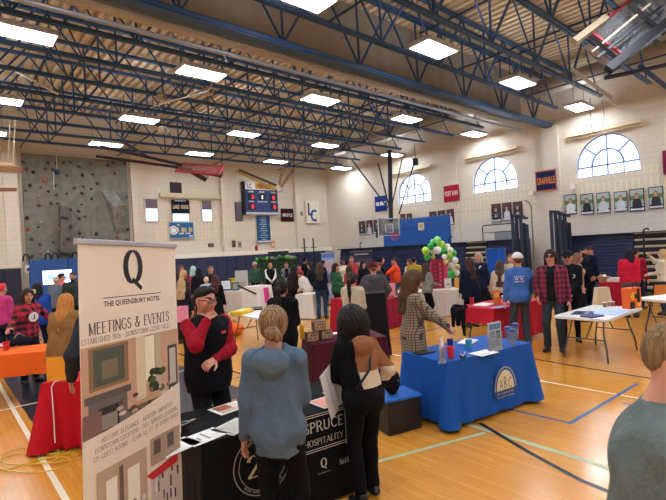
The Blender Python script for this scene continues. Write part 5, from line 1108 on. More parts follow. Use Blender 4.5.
# green booth backdrop with garland
a, b = atD(256, 262, 20.5), atD(298, 262, 19.8); c = (a+b)/2; e = empty('booth_backdrop', (c[0], c[1], 0), math.atan2(b[1]-a[1], b[0]-a[0]), 'dark green plaid booth backdrop before the far wall', 'backdrop'); L = np.linalg.norm((b-a)[:2])/2; t_ = 1.92
q = MB(); vs = []
for i in range(61): x = -L+i*2*L/60; o = .04*math.sin(i*1.1); vs += [(x, o, .05), (x, o*.5, t_)]
q.raw(vs, [(2*i, 2*i+2, 2*i+3, 2*i+1) for i in range(60)]); q.build('curtain', mat('#17301f', .8, kind='grid', c2='#24462c', sc=3.5), e, smooth=True); MB().tube([(-L, 0, 0), (-L, 0, t_), (L, 0, t_), (L, 0, 0)], .02, 6).build('pipe_frame', BLACK, e)
rnd = random.Random(1)
for i in range(16): MB().ball((-L+.1+i*(2*L-.2)/15, -.06, t_-.05+rnd.uniform(-.06, .03)), rnd.uniform(.07, .1), 8).build('garland_ball', mat(rnd.choice(['#58a83c', '#2c5a30', '#a87888', '#26402a', '#3a7a3c'])), e, smooth=True)
MB().box(-L*.45, .1, t_, L*.5, .2, t_+.22).build('navy_header', mat('#151a28'), e)
# roll-up banners, booth signs
def rollup(label, px, D, w, h, col, pics, rz=None):
    p = atD(px, 250, D); e = empty('rollup_banner', (p[0], p[1], 0), facing(p, 0)+PI if rz is None else rz, label, 'banner'); MB().box(-w/2, 0, .08, w/2, .006, h).build('printed_sheet', mat(col), e); MB().box(-w/2-.02, -.06, 0, w/2+.02, .06, .08).build('base', GREY, e); MB().box(-w/2, -.012, h, w/2, .018, h+.03).build('top_rail', GREY, e)
    for x0, z0, x1, z1, c in pics: q = MB(); rect(q, x0*w, z0*h, x1*w, z1*h, -.002); q.build('printed_area', mat(c), e)
    return e
rollup('pale blue roll up banner left of the green sweater woman', 327.5, 19, .55, 1.95, '#93a8cf', ((-.5, .9, .5, .98, '#5a78b8'), (-.4, .6, .4, .85, '#c8a8b4'), (-.4, .35, .4, .55, '#5c6c9c'), (-.4, .15, .4, .3, '#aebcd8')))
e = rollup('dark booth sign board with white lettering on top of the far crowd', 361, 19.5, .95, 1.93, '#1a1f38', ((-.45, .55, .45, .85, '#3b3550'),)); q = MB(); text(q, 'ADIRONDACK', 0, 1.82, .6, .06, -.004); q.build('lettering', WHITE, e)
# 14. tables on the left
T14, c14, a14, w14 = clothed('bright orange tablecloth on the table at left edge', tuple(atZ(-62, 362, .745)[:2]), tuple(atZ(46, 351.5, .745)[:2]), .76, '#e8641c', seed=14, flare=.02, amp=.01, low=(.42, .42, .5, .4))
folding_table('folding table under the orange tablecloth', tuple(atZ(-58, 361, .73)[:2]), tuple(atZ(44, 350.5, .73)[:2]), .72, .73)
cup('red plastic cup on the orange tablecloth', 6.5, 350, .757, '#c8202c', .13, .05)
sheet('pink sheet at left end of the orange table', 0, 346, .757, .3, .3, .4, '#e8a8b4', th=.02)
e = empty('black_pouch', tuple(atZ(20, 345, .757)), .5, 'black pouch heap on the orange table', 'bag'); vq = Field([-.25, -.15, 0], [.25, .15, .2], .015); vq.ell((0, 0, .06), (.2, .11, .08), .03); vq.cut(.002-vq.P()[..., 2]); vq.g += .008*fold(vq.P(), 4); link_np('pouch_body', vq.mesh(), [fab('#15171c')], e); MB().tube([(-.1, 0, .13), (0, .02, .2), (.1, 0, .13)], .008, 6).build('handle', fab('#8a8c90'), e)
T15, c15, a15, w15 = clothed('scarlet tablecloth on the small table left of the hotel banner', tuple(atZ(41, 384.5, .745)[:2]), tuple(atZ(92, 381, .745)[:2]), .5, '#c01420', seed=15, flare=.05, amp=.02, corner=.2, waves=3, low=(.03, .02, .02, .02))
stand('bright orange yellow sheet sign standing on scarlet table', 60, 381, .757, a15-.1, .3, .27, '#eb9c1e', name='sign_card')
p1 = [atZ(56, 383, .77), atZ(53, 392, .66)]; c_ = on(c15, a15, -w15/2+.17, -.25-.05)
tag(MB().tube([(*on(c15, a15, -w15/2+.2, -.1), .765), (*on(c15, a15, -w15/2+.15, -.25), .765), (*on(c15, a15, -w15/2+.13, -.285), .72), (*on(c15, a15, -w15/2+.15, -.31), .4), (*on(c15, a15, -w15/2+.16, -.33), .12)], .006, 6).build('white_cable', WHITE), 'thin white cable hanging down the scarlet cloth', 'cable')
for j, (seed, lab) in enumerate(((1, 'yellow extension cord tangled on the floor left of banner, front loops'), (2, 'yellow extension cord tangled on the floor, loops nearest the scarlet cloth'))):
    rr = random.Random(seed); pts = []; n = 90; c = atZ(38+j*18, 459-j*6, .01)
    for i in range(n): t = i/n*(6-j)*PI; r_ = .16+.13*math.sin(t*.61+seed)+.1*math.sin(t*1.7); p = c+np.array([math.cos(t+.3)*r_+.16*math.sin(t*.45+j), math.sin(t)*r_*1.1+.2*math.sin(t*.33), 0]); pts.append((p[0], p[1], .012+.01*abs(math.sin(t*1.3))))
    if j == 0: pts = [tuple(atZ(-12, 464, .01)), tuple(atZ(6, 470, .01))]+pts
    tag(MB().tube(pts, .0065, 6).build('extension_cord', mat('#d8b424', .5), smooth=True), lab, 'cord')
# red clothed stands in the crowd, right of centre
clothed('red cloth draped over a narrow stand before the white sweater woman', PD(328, 10.6), PD(341.5, 10.3), .4, '#a8182c', z=.93, seed=16, flare=.02)
T17, c17, a17, w17 = clothed('crimson tablecloth right of the grey jacket person', PD(384, 11.5), PD(397, 11.9), .7, '#8e1a34', seed=17, flare=.06)
p = ontop((c17, a17), 389.5, 0); e = empty('pink_box', (p[0], p[1], .757), FR_, 'salmon pink box on the crimson cloth beside grey jacket', 'box'); MB().box(-.16, 0, 0, .1, .2, .32).build('carton', mat('#e88c90'), e, bev=.008); MB().box(.1, 0, 0, .16, .2, .32).build('dark_spine', mat('#3a4470'), e)
T18, *_ = clothed('black cloth covered tall stand behind the cream sweater woman', PD(360, 8.75), PD(383, 8.75), .3, '#101118', z=1.18, seed=18, flare=.01, amp=.004)
# ------------------------------------------------------------------ hotel banner in front
def atDn(px, D): p = ray(px, 250)*D; return Vector((p[0], p[1], 0))
BL = atDn(78, 2.46); BR = atDn(175, 3.22); d = BR-BL; BW = d.length; bc = (BL+BR)/2; BH = 2.15
e = empty('rollup_banner', (bc.x, bc.y, 0), math.atan2(d.y, d.x), 'tall cream roll up banner with a large letter Q and hotel pictures', 'banner')
MB().box(-BW/2, 0, .08, BW/2, .003, BH).build('printed_sheet', mat('#e6d8c4', .6, name='banner_vinyl'), e); MB().box(-BW/2-.012, -.012, BH-.005, BW/2+.012, .018, BH+.025).build('top_rail', mat('#b4b4bc', .35, metal=.5), e, bev=.004); MB().box(-BW/2-.02, -.09, 0, BW/2+.02, .09, .08).build('base', GREY, e, bev=.01); MB().tube([(0, .03, .05), (0, .03, BH)], .01, 8).build('support_pole', GREY, e)
nB = np.array([math.sin(e.rotation_euler[2]), -math.cos(e.rotation_euler[2]), 0])
def ob(px, py):
    d_ = ray(px, py); p0 = np.array([bc.x, bc.y, 0]); t = ((p0-O3)@nB)/(d_@nB); p = O3+d_*t-p0; a = e.rotation_euler[2]; return p[0]*math.cos(a)+p[1]*math.sin(a)+.08*(1-p[2]/2.15), p[2]
INK = mat('#2b2d33', .6, name='banner_ink'); INK2 = mat('#5a4c46', .6, name='banner_ink_brown')
x, z = ob(133, 270); q = MB(); serif(q, 'Q', x, z, .165, .255, -.002, thick=.26, thin=.06); q.build('letter_q', INK, e)
x, z = ob(134, 295); q = MB(); rect(q, x-.24, z-.002, x+.24, z+.002, -.002); x, z = ob(134, 301); text(q, 'THE QUEENSBURY HOTEL', x, z, .47, .036, -.002, .012); q.build('hotel_name', INK, e)
x, z = ob(133, 322); q = MB(); serif(q, 'MEETINGS & EVENTS', x, z, .66, .07, -.002, thick=.16, thin=.06); q.build('headline', INK2, e); x, z = ob(131, 333); q = MB(); serif(q, 'ESTABLISHED 1926 - DOWNTOWN GLENS FALLS', x, z, .72, .03, -.002, thin=.1); q.build('subheading', mat('#7c6a5e'), e)
def poly(nm, pts, c, y=-.002, px=True):
    P = [ob(*p) for p in pts] if px else pts; q = MB(); q.raw([(a, y, b) for a, b in P], [tuple(range(len(P)))]); return q.build(nm, mat(c, .6), e)
# large picture of the lounge: positions on the sheet in fractions
zT = ob(128, 339)[1]; zB = ob(128, 427)[1]; HB = BW/2; 
def pr(nm, x0, z0, x1, z1, c, y): q = MB(); rect(q, x0*BW-HB, zB+z0*(zT-zB), x1*BW-HB, zB+z1*(zT-zB), y); return q.build(nm, mat(c, .6), e)
pr('lounge_picture', 0, 0, 1, 1, '#c49a7c', -.0015); pr('picture_floor', 0, 0, 1, .2, '#6f5a50', -.002); pr('picture_painting_frame', .06, .52, .42, .98, '#8a6a48', -.002); pr('picture_painting', .1, .56, .38, .95, '#4f5648', -.0024); pr('picture_painting_figures', .17, .62, .32, .82, '#7a6a52', -.0027)
pr('picture_mantel', .02, .4, .44, .48, '#5d554e', -.0026); pr('picture_fireplace', .05, .05, .4, .4, '#6a645c', -.0024); pr('picture_fire_opening', .13, .06, .32, .32, '#2a2422', -.0028); pr('picture_grate', .15, .08, .3, .24, '#8c8478', -.0031)
pr('picture_curtain', .5, .25, .6, 1, '#d8c8a4', -.002); pr('picture_window', .6, .45, .72, .98, '#e8e0c8', -.002); pr('picture_curtain', .7, .25, .78, 1, '#b8a888', -.0024); pr('picture_door', .86, .18, .98, .8, '#3c3c40', -.002); pr('picture_door_glass', .88, .3, .96, .76, '#b8b0a4', -.0024)
rr = random.Random(4)
for i in range(14): x0 = rr.uniform(.64, .8); z0 = rr.uniform(.3, .55); q = MB(); disc(q, x0*BW-HB, zB+z0*(zT-zB), .03, .022, -.0028); q.build('picture_plant', mat(rr.choice(['#4a5a34', '#5f6e42', '#38472a'])), e)
for i in range(34): x0 = rr.uniform(.3, .92); z0 = .05+rr.uniform(0, .28); q = MB(); disc(q, x0*BW-HB, zB+z0*(zT-zB), rr.uniform(.012, .03), .012, -.0031); q.build('picture_furniture', mat(rr.choice(['#7c6a62', '#4c4240', '#b8a494', '#5e4c48', '#d0c0b0'])), e)
pr('picture_chair', .0, .0, .16, .3, '#7c5f54', -.0034)
# swoosh between the pictures with three lines of print
q = MB(); N_ = 24; vs = []
for i in range(N_+1):
    t = i/N_; x = -HB+BW*t; top = zB+.055+.12*t**1.6; vs += [(x, -.0038, zB-.2), (x, -.0038, top-.03)]
q.raw(vs, [(2*i, 2*i+2, 2*i+3, 2*i+1) for i in range(N_)]); q.build('cream_swoosh', mat('#e4d6c2', .6), e)
q = MB(); 
for i, (st, ww) in enumerate((('HISTORIC ELEGANCE - MODERN AMENITIES', .6), ('DOWNTOWN LOCATION - FULL SERVICE CATERING', .69), ('125 GUEST ROOMS - 13,000 SQ. FT. OF EVENT SPACE', .71))):
    vs_, fs_ = serif_geo(st, thin=.1); b_ = len(q.v); lo_, hi_ = vs_.min(0), vs_.max(0); k_ = ww/(hi_[0]-lo_[0])
    q.raw([((x-lo_[0])*k_-ww/2+.02, -.0042, zB-.02-i*.043+z_*.024+.03*((x-lo_[0])*k_/ww)**1.5) for x, z_ in vs_], fs_)
q.build('caption_lines', mat('#6a584c'), e)
pz1 = zB-.14; pr2 = lambda nm, x0, z0, x1, z1, c, y: (lambda q: (rect(q, x0*BW-HB, z0, x1*BW-HB, z1, y), q.build(nm, mat(c, .6), e)))(MB())
pr2('ballroom_picture', .1, .3, .58, pz1-.03, '#b79c82', -.0044); pr2('ballroom_window', .18, .5, .28, pz1-.1, '#e8e2d0', -.0048); pr2('ballroom_window', .38, .5, .5, pz1-.1, '#e8e2d0', -.0048); pr2('ballroom_drape', .3, .45, .34, pz1-.06, '#6c5c50', -.0048); pr2('ballroom_tables', .1, .3, .58, .5, '#6f6660', -.0047)
rr = random.Random(8)
for i in range(26): x0 = rr.uniform(.12, .56); z0 = rr.uniform(.35, .66); q = MB(); disc(q, x0*BW-HB, z0, .016, .02, -.0052); q.build('ballroom_chair', mat(rr.choice(['#3e3a3a', '#d6cec4', '#8c7c70', '#54463f'])), e)
pr2('bar_picture', .62, pz1-.17, .98, pz1+.0, '#a8907c', -.0044); pr2('bar_window', .66, pz1-.11, .74, pz1-.02, '#5a5450', -.0048); pr2('bar_window', .82, pz1-.11, .9, pz1-.02, '#5a5450', -.0048)
poly('bar_red_counter', [ob(146, 476), ob(152, 479), ob(177, 459), ob(177, 450)], '#c8242c', -.005, False); pr2('crowd_picture', .62, .3, .98, pz1-.2, '#c4b8aa', -.0044)
for i in range(22): x0 = rr.uniform(.64, .96); z0 = rr.uniform(.35, pz1-.24); q = MB(); rect(q, x0*BW-HB-.008, z0-.03, x0*BW-HB+.008, z0+.03, -.0048); q.build('crowd_figure', mat(rr.choice(['#2c2a2e', '#4a4648', '#6a6468', '#e0dcd6'])), e)
e.location = Vector((bc.x, bc.y, 0))-Vector((d.x, d.y, 0)).normalized()*.08; e.rotation_mode = 'XYZ'; e.rotation_euler = (0, math.atan(.08/2.15), math.atan2(d.y, d.x))
# ------------------------------------------------------------------ television on stand, left
p = atD(57.5, 277, 17.2); e = empty('display_screen', (p[0], p[1], 0), facing(p, 0)+PI, 'lit bluish television screen on a stand before the blue mats', 'screen'); z = p[2]; MB().box(-.5, 0, z-.29, .5, .05, z+.29).build('screen_case', BLACK, e, bev=.01); q = MB(); rect(q, -.47, z-.26, .47, z+.26, -.003); q.build('lit_picture', mat('#b8ccf4', .4, emit=1.1), e)
q = MB(); disc(q, -.2, z+.02, .12, .1, -.006); disc(q, .25, z-.05, .1, .08, -.006); q.build('picture_shapes', mat('#7fa0e0', .4, emit=.8), e); MB().tube([(0, .08, .03), (0, .08, z)], .03, 8).build('pole', BLACK, e); MB().box(-.35, -.2, 0, .35, .25, .03).build('foot', BLACK, e)
# ------------------------------------------------------------------ basketball goals hung from the roof
def goal(label, c, ux, uz, arms, border='#b8243a', glass='#8fa09c', sc=1, square=True):
    """c centre, ux direction of the board's width, uz of its height (world)"""
    ux = Vector(ux).normalized(); uz = Vector(uz); uz = (uz-ux*uz.dot(ux)).normalized(); un = uz.cross(ux); M_ = Matrix((( ux.x, un.x, uz.x), (ux.y, un.y, uz.y), (ux.z, un.z, uz.z)))
    e = empty('basketball_goal', (0, 0, 0), 0, label, 'basketball goal', 'basketball goals hung from the roof'); e.location = Vector(c); e.rotation_mode = 'QUATERNION'; e.rotation_quaternion = M_.to_quaternion(); inv = M_.transposed()
    w, h = .92*sc, .54*sc; MB().box(-w, 0, -h, w, .012, h).build('glass_board', mat(glass, .15, kind='glass'), e)
    q = MB(); t = .05*sc; q.box(-w, -.02, -h, w, .03, -h+t); q.box(-w, -.02, h-t, w, .03, h); q.box(-w, -.02, -h, -w+t, .03, h); q.box(w-t, -.02, -h, w, .03, h); q.build('board_border', mat(border, .5), e)
    if square: q = MB(); [q.box(*b_) for b_ in ((-.3, -.02, -.3, .3, -.005, -.25), (-.3, -.02, .12, .3, -.005, .17), (-.3, -.02, -.3, -.25, -.005, .17), (.25, -.02, -.3, .3, -.005, .17))]; q.build('target_square', mat('#d8d4c8'), e)
    MB().tube([(.23*math.cos(a), -.38+.23*math.sin(a), -.32) for a in [2*PI*i/20 for i in range(20)]], .015, 6, closed=True).build('rim', mat('#d8542c', .4), e)
    q = MB(); [q.tube([(.22*math.cos(a), -.38+.22*math.sin(a), -.33), (.13*math.cos(a+.4), -.38+.13*math.sin(a+.4), -.72)], .006, 4) for a in [2*PI*i/12 for i in range(12)]]; [q.tube([(.22*math.cos(a), -.38+.22*math.sin(a), -.33), (.13*math.cos(a-.4), -.38+.13*math.sin(a-.4), -.72)], .006, 4) for a in [2*PI*i/12 for i in range(12)]]; q.build('net', mat('#d8b0a0' if border != '#c8ccd0' else '#c8484c'), e)
    for k_, (p0, p1, wd, cc) in enumerate(arms):
        a_, b_ = inv@(Vector(p0)-Vector(c)), inv@(Vector(p1)-Vector(c)); MB().beam(a_, b_, wd, wd).build('support_arm', mat(cc, .5), e)
    return e
V_ = lambda p: tuple(float(x) for x in p)
# far goal hanging down
c = atD(389, 227, 24); rt = Vector((1, -.05, 0)); DK = '#23263a'
goal('glass basketball goal hanging upright before the far right corner', V_(c), rt, (0, 0, 1), [(V_(atD(389.5, 150, 24.2)), V_(atD(391, 222, 24.2)), .16, DK), (V_(atD(352, 160, 24)), V_(atD(388, 208, 24.2)), .06, DK), (V_(atD(378, 163, 24)), V_(atD(391, 214, 24.2)), .06, DK), (V_(atD(403, 155, 24)), V_(atD(392, 205, 24.2)), .06, DK), (V_(atD(415, 160, 22.5)), V_(atD(399, 214, 24)), .05, DK), (V_(atD(377, 229, 24)), V_(atD(377, 237, 23.6)), .1, '#16161a')], border='#c8ccd0', glass='#b0b8b8', sc=.85, square=True)
c = atD(415.5, 162, 22.4); e = empty('wall_speaker', V_(c), .6, 'small black box speaker at the top of a goal brace', 'speaker'); MB().box(-.14, -.12, -.16, .14, .12, .16).build('box_body', BLACK, e, bev=.01); MB().tube([(0, 0, .16), (0, 0, .9)], .015, 6).build('hanger', BLACK, e)
# left goal folded up under the trusses
zf = 6.0; c = atZ(201, 170, zf); c = atD(200.5, 169, 19.6); wx = Vector(V_(atD(217, 170.5, 19.6)))-Vector(V_(atD(178, 167.5, 19.6)))
goal('red framed basketball goal folded up flat over the far wall', V_(c), wx, -(Vector(V_(atD(195, 157, 19.6)))-Vector(V_(atD(208, 168.5, 19.6)))+Vector((.655, .755, 0))*.8), [(V_(atD(100, 146, 17)), V_(atD(182, 165, 19.5)), .09, DK), (V_(atD(96, 156, 18)), V_(atD(176, 167, 20)), .09, DK), (V_(atD(120, 140, 17)), V_(atD(150, 158, 19)), .07, DK), (V_(atD(176, 167, 20)), V_(atD(222, 176, 20.3)), .12, '#17181f'), (V_(atD(222, 176, 20.3)), V_(atD(222, 152, 20.5)), .03, DK), (V_(atD(192, 172, 20)), V_(atD(206, 180, 20)), .14, '#17181f')], sc=1.0, glass='#d89090')
# near goal folded up at the upper right
DG = 9.6; c = atD(640, 20, DG); wx = Vector(V_(atD(641, -5, DG)))-Vector(V_(atD(600, 28, DG))); hz = Vector(V_(atD(620, 53, DG)))-Vector(V_(atD(598, 30, DG)))+Vector((.655, .755, 0))*-.25
goal('large red edged basketball goal folded up under the roof at upper right', V_(c), wx, hz, [(V_(atD(608, 70, 9.3)), V_(atD(690, 5, 9.3)), .17, '#15171f'), (V_(atD(574, 42, 9.6)), V_(atD(606, 18, 9.7)), .13, '#b0a284'), (V_(atD(612, 68, 9.4)), V_(atD(586, 46, 9.5)), .12, '#5c4636'), (V_(atD(592, 52, 9.4)), V_(atD(650, 4, 9.4)), .035, '#c8bca0'), (V_(atD(597, 58, 9.4)), V_(atD(662, 6, 9.4)), .05, '#1c1d24'), (V_(atD(630, 5, 9.4)), V_(atD(664, 34, 9.4)), .09, '#15171f'), (V_(atD(590, 36, 9.4)), V_(atD(622, 64, 9.4)), .08, '#1a1c24'), (V_(atD(605, 78, 9.4)), V_(atD(680, 62, 9.8)), .06, '#1d2638'), (V_(atD(571, 69, 9.6)), V_(atD(612, 98, 9.6)), .07, '#8f877c'), (V_(atD(640, 66, 9.6)), V_(atD(670, 90, 10.2)), .09, '#2f4c7c')], glass='#c0ccd4', sc=.93)
# folded goal arms by the scoreboard
e = empty('folded_goal_arms', V_(atD(278, 188, 21.5)), 0, 'yellow brown folded goal arms hanging before the scoreboard', 'goal arms'); o0 = atD(278, 188, 21.5)
for a, b, c in (((236, 171), (277, 190), '#a87c3c'), ((239, 170), (280, 187), '#3a2c1c'), ((278, 188), (284.5, 166), '#8a6a44'), ((280, 188), (294, 169), '#7a5c40')): MB().beam(atD(*a, 21.5)-o0, atD(*b, 21.5)-o0, .11, .11).build('arm', mat(c), e)
MB().beam(atD(277, 186, 21.5)-o0, atD(281, 191, 21.5)-o0, .3, .2).build('joint_plate', mat('#c8c4bc'), e)
for px in (284.5, 294): MB().beam(atD(px, 168, 21.5)-o0, atD(px, 148, 21.5)-o0, .03, .03).build('hanger', BLACK, e)
# wooden bars hung at the left
for (a, b, wd, lab) in (((-25, 168), (22.5, 170), .22, 'upper brown wooden beam hanging at left edge'), ((-25, 190), (16, 189.5), .12, 'lower brown wooden bar hanging at left edge')):
    p, q_ = atD(*a, 14.5), atD(*b, 14.5); e = empty('hanging_beam', V_((p+q_)/2), 0, lab, 'beam'); o0 = (p+q_)/2; MB().beam(p-o0, q_-o0, .1, wd*.9).build('beam', mat('#8a5c34', .5, kind='wood'), e, bev=.01); [MB().tube([V_(atD(px, 168, 14.5)-o0), V_(atD(px+2, 120, 14.5)-o0)], .012, 6).build('rope', mat('#b8a888'), e) for px in (8, 13)]
    if wd > .2: MB().beam(atD(-25, 162.5, 14.5)-o0, atD(14, 164.5, 14.5)-o0, .1, .08).build('thin_rail', mat('#c8a070'), e)
# white poles and cables among the trusses
for pts, r_, c, lab in (([(-4, 60), (58, 94)], .035, '#d8d8d4', 'long white pole slanting under the trusses at left'), ([(410, 112), (420, 128), (440, 137), (470, 141)], .02, '#b8b4ac', 'drooping pale cable near the middle lamps'), ([(355, 122), (372, 133), (395, 141), (430, 143)], .02, '#c8c4bc', 'sagging pale hose under the trusses left of the middle lamp'), ([(603, 96), (620, 108), (645, 108), (662, 102)], .02, '#c8c4bc', 'pale cable looping below the folded goal'), ([(578, 68), (574, 88), (572, 68)], .012, '#c0b8ac', 'thin cable loop by the upper right truss'), ([(590, 98), (592, 128), (599, 132), (604, 120), (602, 100)], .012, '#8a847c', 'thin dark cable loop on the wall above the nearest window'), ([(150, 108), (175, 100), (205, 92), (212, 84)], .02, '#c8c4bc', 'white winch cable between the left trusses')):
    D_ = 13.5 if pts[0][0] < 300 else (20 if pts[0][0] < 420 else 14.5); P = [atD(a, b, D_) for a, b in pts]
    if len(P) > 3:    # smooth the cable
        Q_ = []
        for i in range(len(P)-1):
            p0, p1, p2, p3 = P[max(i-1, 0)], P[i], P[i+1], P[min(i+2, len(P)-1)]
            for t in np.linspace(0, 1, 8, endpoint=False): Q_.append(.5*(2*p1+(p2-p0)*t+(2*p0-5*p1+4*p2-p3)*t*t+(3*p1-p0-3*p2+p3)*t**3))
        P = Q_+[P[-1]]
    tag(MB().tube([V_(p) for p in P], r_, 6).build('roof_cable' if r_ < .03 else 'white_pole', mat(c), smooth=True), lab, 'cable' if r_ < .03 else 'pole')
for px, py in ((211, 79), (208, 92), (162, 98), (163, 130)):
    e = empty('roof_winch', V_(atD(px, py, 14)), .5, 'small pale winch box on a truss, %s' % {79: 'right of the lamp at upper left', 92: 'just below the uppermost winch', 98: 'left of the other winches', 130: 'lowest of the winches'}[py], 'winch'); MB().box(-.12, -.1, -.09, .12, .1, .09).build('box_body', mat('#b8ac98'), e, bev=.01); MB().lathe([(.07, -.16), (.07, .16)], n=12, ax=Matrix.Rotation(PI/2, 3, 'X')).build('drum', mat('#8a8478'), e)
# ------------------------------------------------------------------ the people
def band(e, pts, r, c, nm): MB().tube(pts, r, 6).build(nm, mat(c, .6), e, smooth=True)
# the man behind the black table
def vest_extra(e, U, G, Hd, s, arms):
    q = MB(); q.box(-.028, 0, -.012, .028, .003, .012); o = q.build('chest_logo', mat('#c8482c'), e); o.location = U((-.075, .155, 1.33)); o.rotation_euler = (.15, 0, .1)
    S, E_, T, sd = arms[0]; MB().tube([T-(T-E_)*.05+np.array([.034*math.cos(a), .0, .034*math.sin(a)]) for a in [i*PI/5 for i in range(10)]], .006, 6, closed=True).build('bracelet', mat('#b8b0a4', .4, metal=.4), e)
put('man with glasses in black vest over red shirt, hand on chin', 204, 285.5, 4.25, 30, skin='#c48c70', hair=('short', '#17130f'), tops=[('#8e1020', dict(off=.026, hem=.84, collar=1, name='shirt', fold=.007)), ('#101015', dict(off=.037, hem=.82, sleeve=None, name='vest', high=0))], pants='#121217',
    R=((.085, .14, 1.45), (1, .3, -1), 1.3), L=((-.08, .235, 1.13), (1, .1, -.8), .8), w=1.12, nod=.14, turn=.18, glasses='clear', extra=vest_extra)
def hood_extra(e, U, G, Hd, s, arms):
    S, E_, T, sd = arms[1]; MB().tube([S+(-.065, .0, 0), S*.5+E_*.5+(-.063, 0, 0), E_+(-.056, 0, 0)], .008, 6).build('sleeve_stripe', mat('#c8ccd0'), e)
put('woman in slate blue hooded sweatshirt seen from behind at the black table', 272, 306, 2.98, 166, skin='#c09078', hair=('bun', '#5c452c', '', '#a3825a'), tops=[('#56697a', dict(off=.036, hem=.80, hood=1, name='hooded_sweatshirt', flare=.0, fold=.0065))], pants='#0e0f13', fem=True, w=.96, R='hold', L='down', nod=.12, turn=.15, hv=.008, extra=hood_extra)
def folder_extra(e, U, G, Hd, s, arms):
    T = arms[1][2]; o = MB().box(-.14, -.004, -.19, .14, .004, .19).build('white_folder', mat('#dcdad4', .6), e, bev=.002); o.location = Vector(U((-.235, .13, 1.05))); o.rotation_euler = (-.1, -.25, .75); f = MB(); [f.box(x-.003, -.006, -.18, x+.003, .006, .18) for x in (-.05, .045)]; f.build('folder_crease', mat('#a8a6a0'), o)
    MB().tube([U((.1, .1, 1.40)), U((.12, -.08, 1.44)), U((.02, -.19, 1.2)), U((-.12, -.16, 1.05))], .012*s, 6).build('bag_strap', mat('#101014'), e, smooth=True)
put('dark haired person in brown and cream hooded jacket holding a white folder', 358, 309, 3.75, 205, skin='#c08c6c', hair=('long', '#15110f'), tops=[('#8a5a3c', dict(off=.042, hem=.84, hood=1, name='hooded_jacket', split=(1.2, 1.06, '#c4b49c', '#0c0c0f'), fold=.010))], pants='#0b0c0f', fem=True, w=1.02, hv=.042, R='pocket', L='belly', lean=.2, nod=.5, step=.1, extra=folder_extra, shoes='#101013')
def coat_extra(e, U, G, Hd, s, arms): pass
put('long haired woman in plaid beige coat behind the blue table', 410, 271, 5.85, 98, skin='#c4937a', hair=('long', '#3c281a', '', '#63462f'), hv=.012, tops=[('#1a1a1e', dict(off=.02, hem=.9, name='black_top')), (mat('#8f7e66', .9, kind='grid', c2='#4c4032', sc=30, name='plaid_wool'), dict(off=.045, hem=.62, name='plaid_coat', open=.07))], pants='#15151a', fem=True, R=((.1, .42, 1.05), (.6, -.2, -1)), L=((.0, .44, 1.0), (.6, 0, -1)), nod=.3, lean=.05, w=.98)
def bigman_extra(e, U, G, Hd, s, arms): pass
put('fair haired man in grey collared sweater, cut by the right edge', 657, 318.5, 1.5, 90, skin='#cf9a80', hair=('short', '#6a5238', '', '#94784f'), tops=[('#65706c', dict(off=.05, hem=.86, collar=1, name='grey_sweater', fold=.008, high=0)), ], pants='#8a6c48', w=1.15, R=((.18, .28, 1.0), (.6, -.7, -.6)), L=((.16, .28, 1.02), (.6, -.7, -.6)), nod=.15, turn=-.15, lean=.08)
# middle distance, left to right
put('person in magenta jacket with bright red hair at the left edge', 1, 283, 9.6, 140, hair=('short', '#c81c2c', '', '#e04050'), top=('#c03c78', dict(off=.04, hem=.9)), pants='#1c2a38', fem=True, R='down', L='down')
def logo_extra(e, U, G, Hd, s, arms): q = MB(); disc(q, 0, 0, .085, .085, 0); o = q.build('round_logo', mat('#e4dcd8'), e); o.location = U((0, .185, 1.24)); o.rotation_euler = (.1, 0, PI); q = MB(); text(q, 'J', .0, 0, .04, .09, -.004); q.build('logo_print', mat('#4a3038'), o)
def logo2(e, U, G, Hd, s, arms):
    logo_extra(e, U, G, Hd, s, arms); q = MB(); [q.ball(Hd((-.095+.02*math.cos(a), -.03, .06+.03*math.sin(a))), .02, 8) for a in [i*PI/3 for i in range(6)]]; q.build('hair_flower', mat('#d8c880'), e, smooth=True)
put('smiling woman in red and black plaid shirt with round white logo', 25, 288, 8.2, 30, skin='#c89478', hair=('verylong', '#2c1e18'), tops=[(mat('#b0203a', .9, kind='plaid', c2='#1c1418', sc=9, name='plaid_flannel'), dict(off=.035, hem=.85, name='plaid_shirt'))], pants='#1f2430', fem=True, w=1.1, L=((.50, .22, 1.18), (0, -.4, -1)), R=((.42, .2, 1.1), (0, -.5, -1)), lean=.1, turn=-.3, extra=logo2)
put('person in royal blue jacket seen from behind on the left', 37, 283, 10.2, 170, hair=('mid', '#17161a'), top=('#24499a', dict(off=.05, hem=.8)), pants='#1a2438', w=1.15, R='hold')
put('grey haired man in light grey shirt watching the television', 56, 276, 13.4, 150, skin='#c89a80', hair=('balding', '#b8b4ac'), top=('#6c7480', dict(off=.035, hem=.82)), pants='#24262e', w=1.05, L='down', R='hip')
put('person in salmon pink shirt beside the grey haired man', 61, 273, 14.6, 120, hair=('short', '#1c1818'), top=('#e0657c', dict(off=.03, hem=.88)), pants='#14161c')
put('bearded man in dark olive sweater facing us at far left', 72.5, 272, 13.0, -10, skin='#b88468', hair=('short', '#1c1612', 'beard'), top=('#343a34', dict(off=.04, hem=.85)), pants='#1a1c22', w=1.15)
put('person with short dark hair half hidden before the bearded man', 68, 281, 11.6, 160, h=None, hair=('short', '#16161a'), top=('#222830', dict(off=.03)), pants='#16181e') if False else None
put('auburn haired person in tan canvas jacket at the orange table', 63, 293.5, 6.4, 150, skin='#c89070', hair=('long', '#a8642c', '', '#d09048'), top=('#8a6438', dict(off=.06, hem=.76, fold=.012)), pants='#22242c', fem=True, w=1.3, R='hold', L='hold', lean=.1)
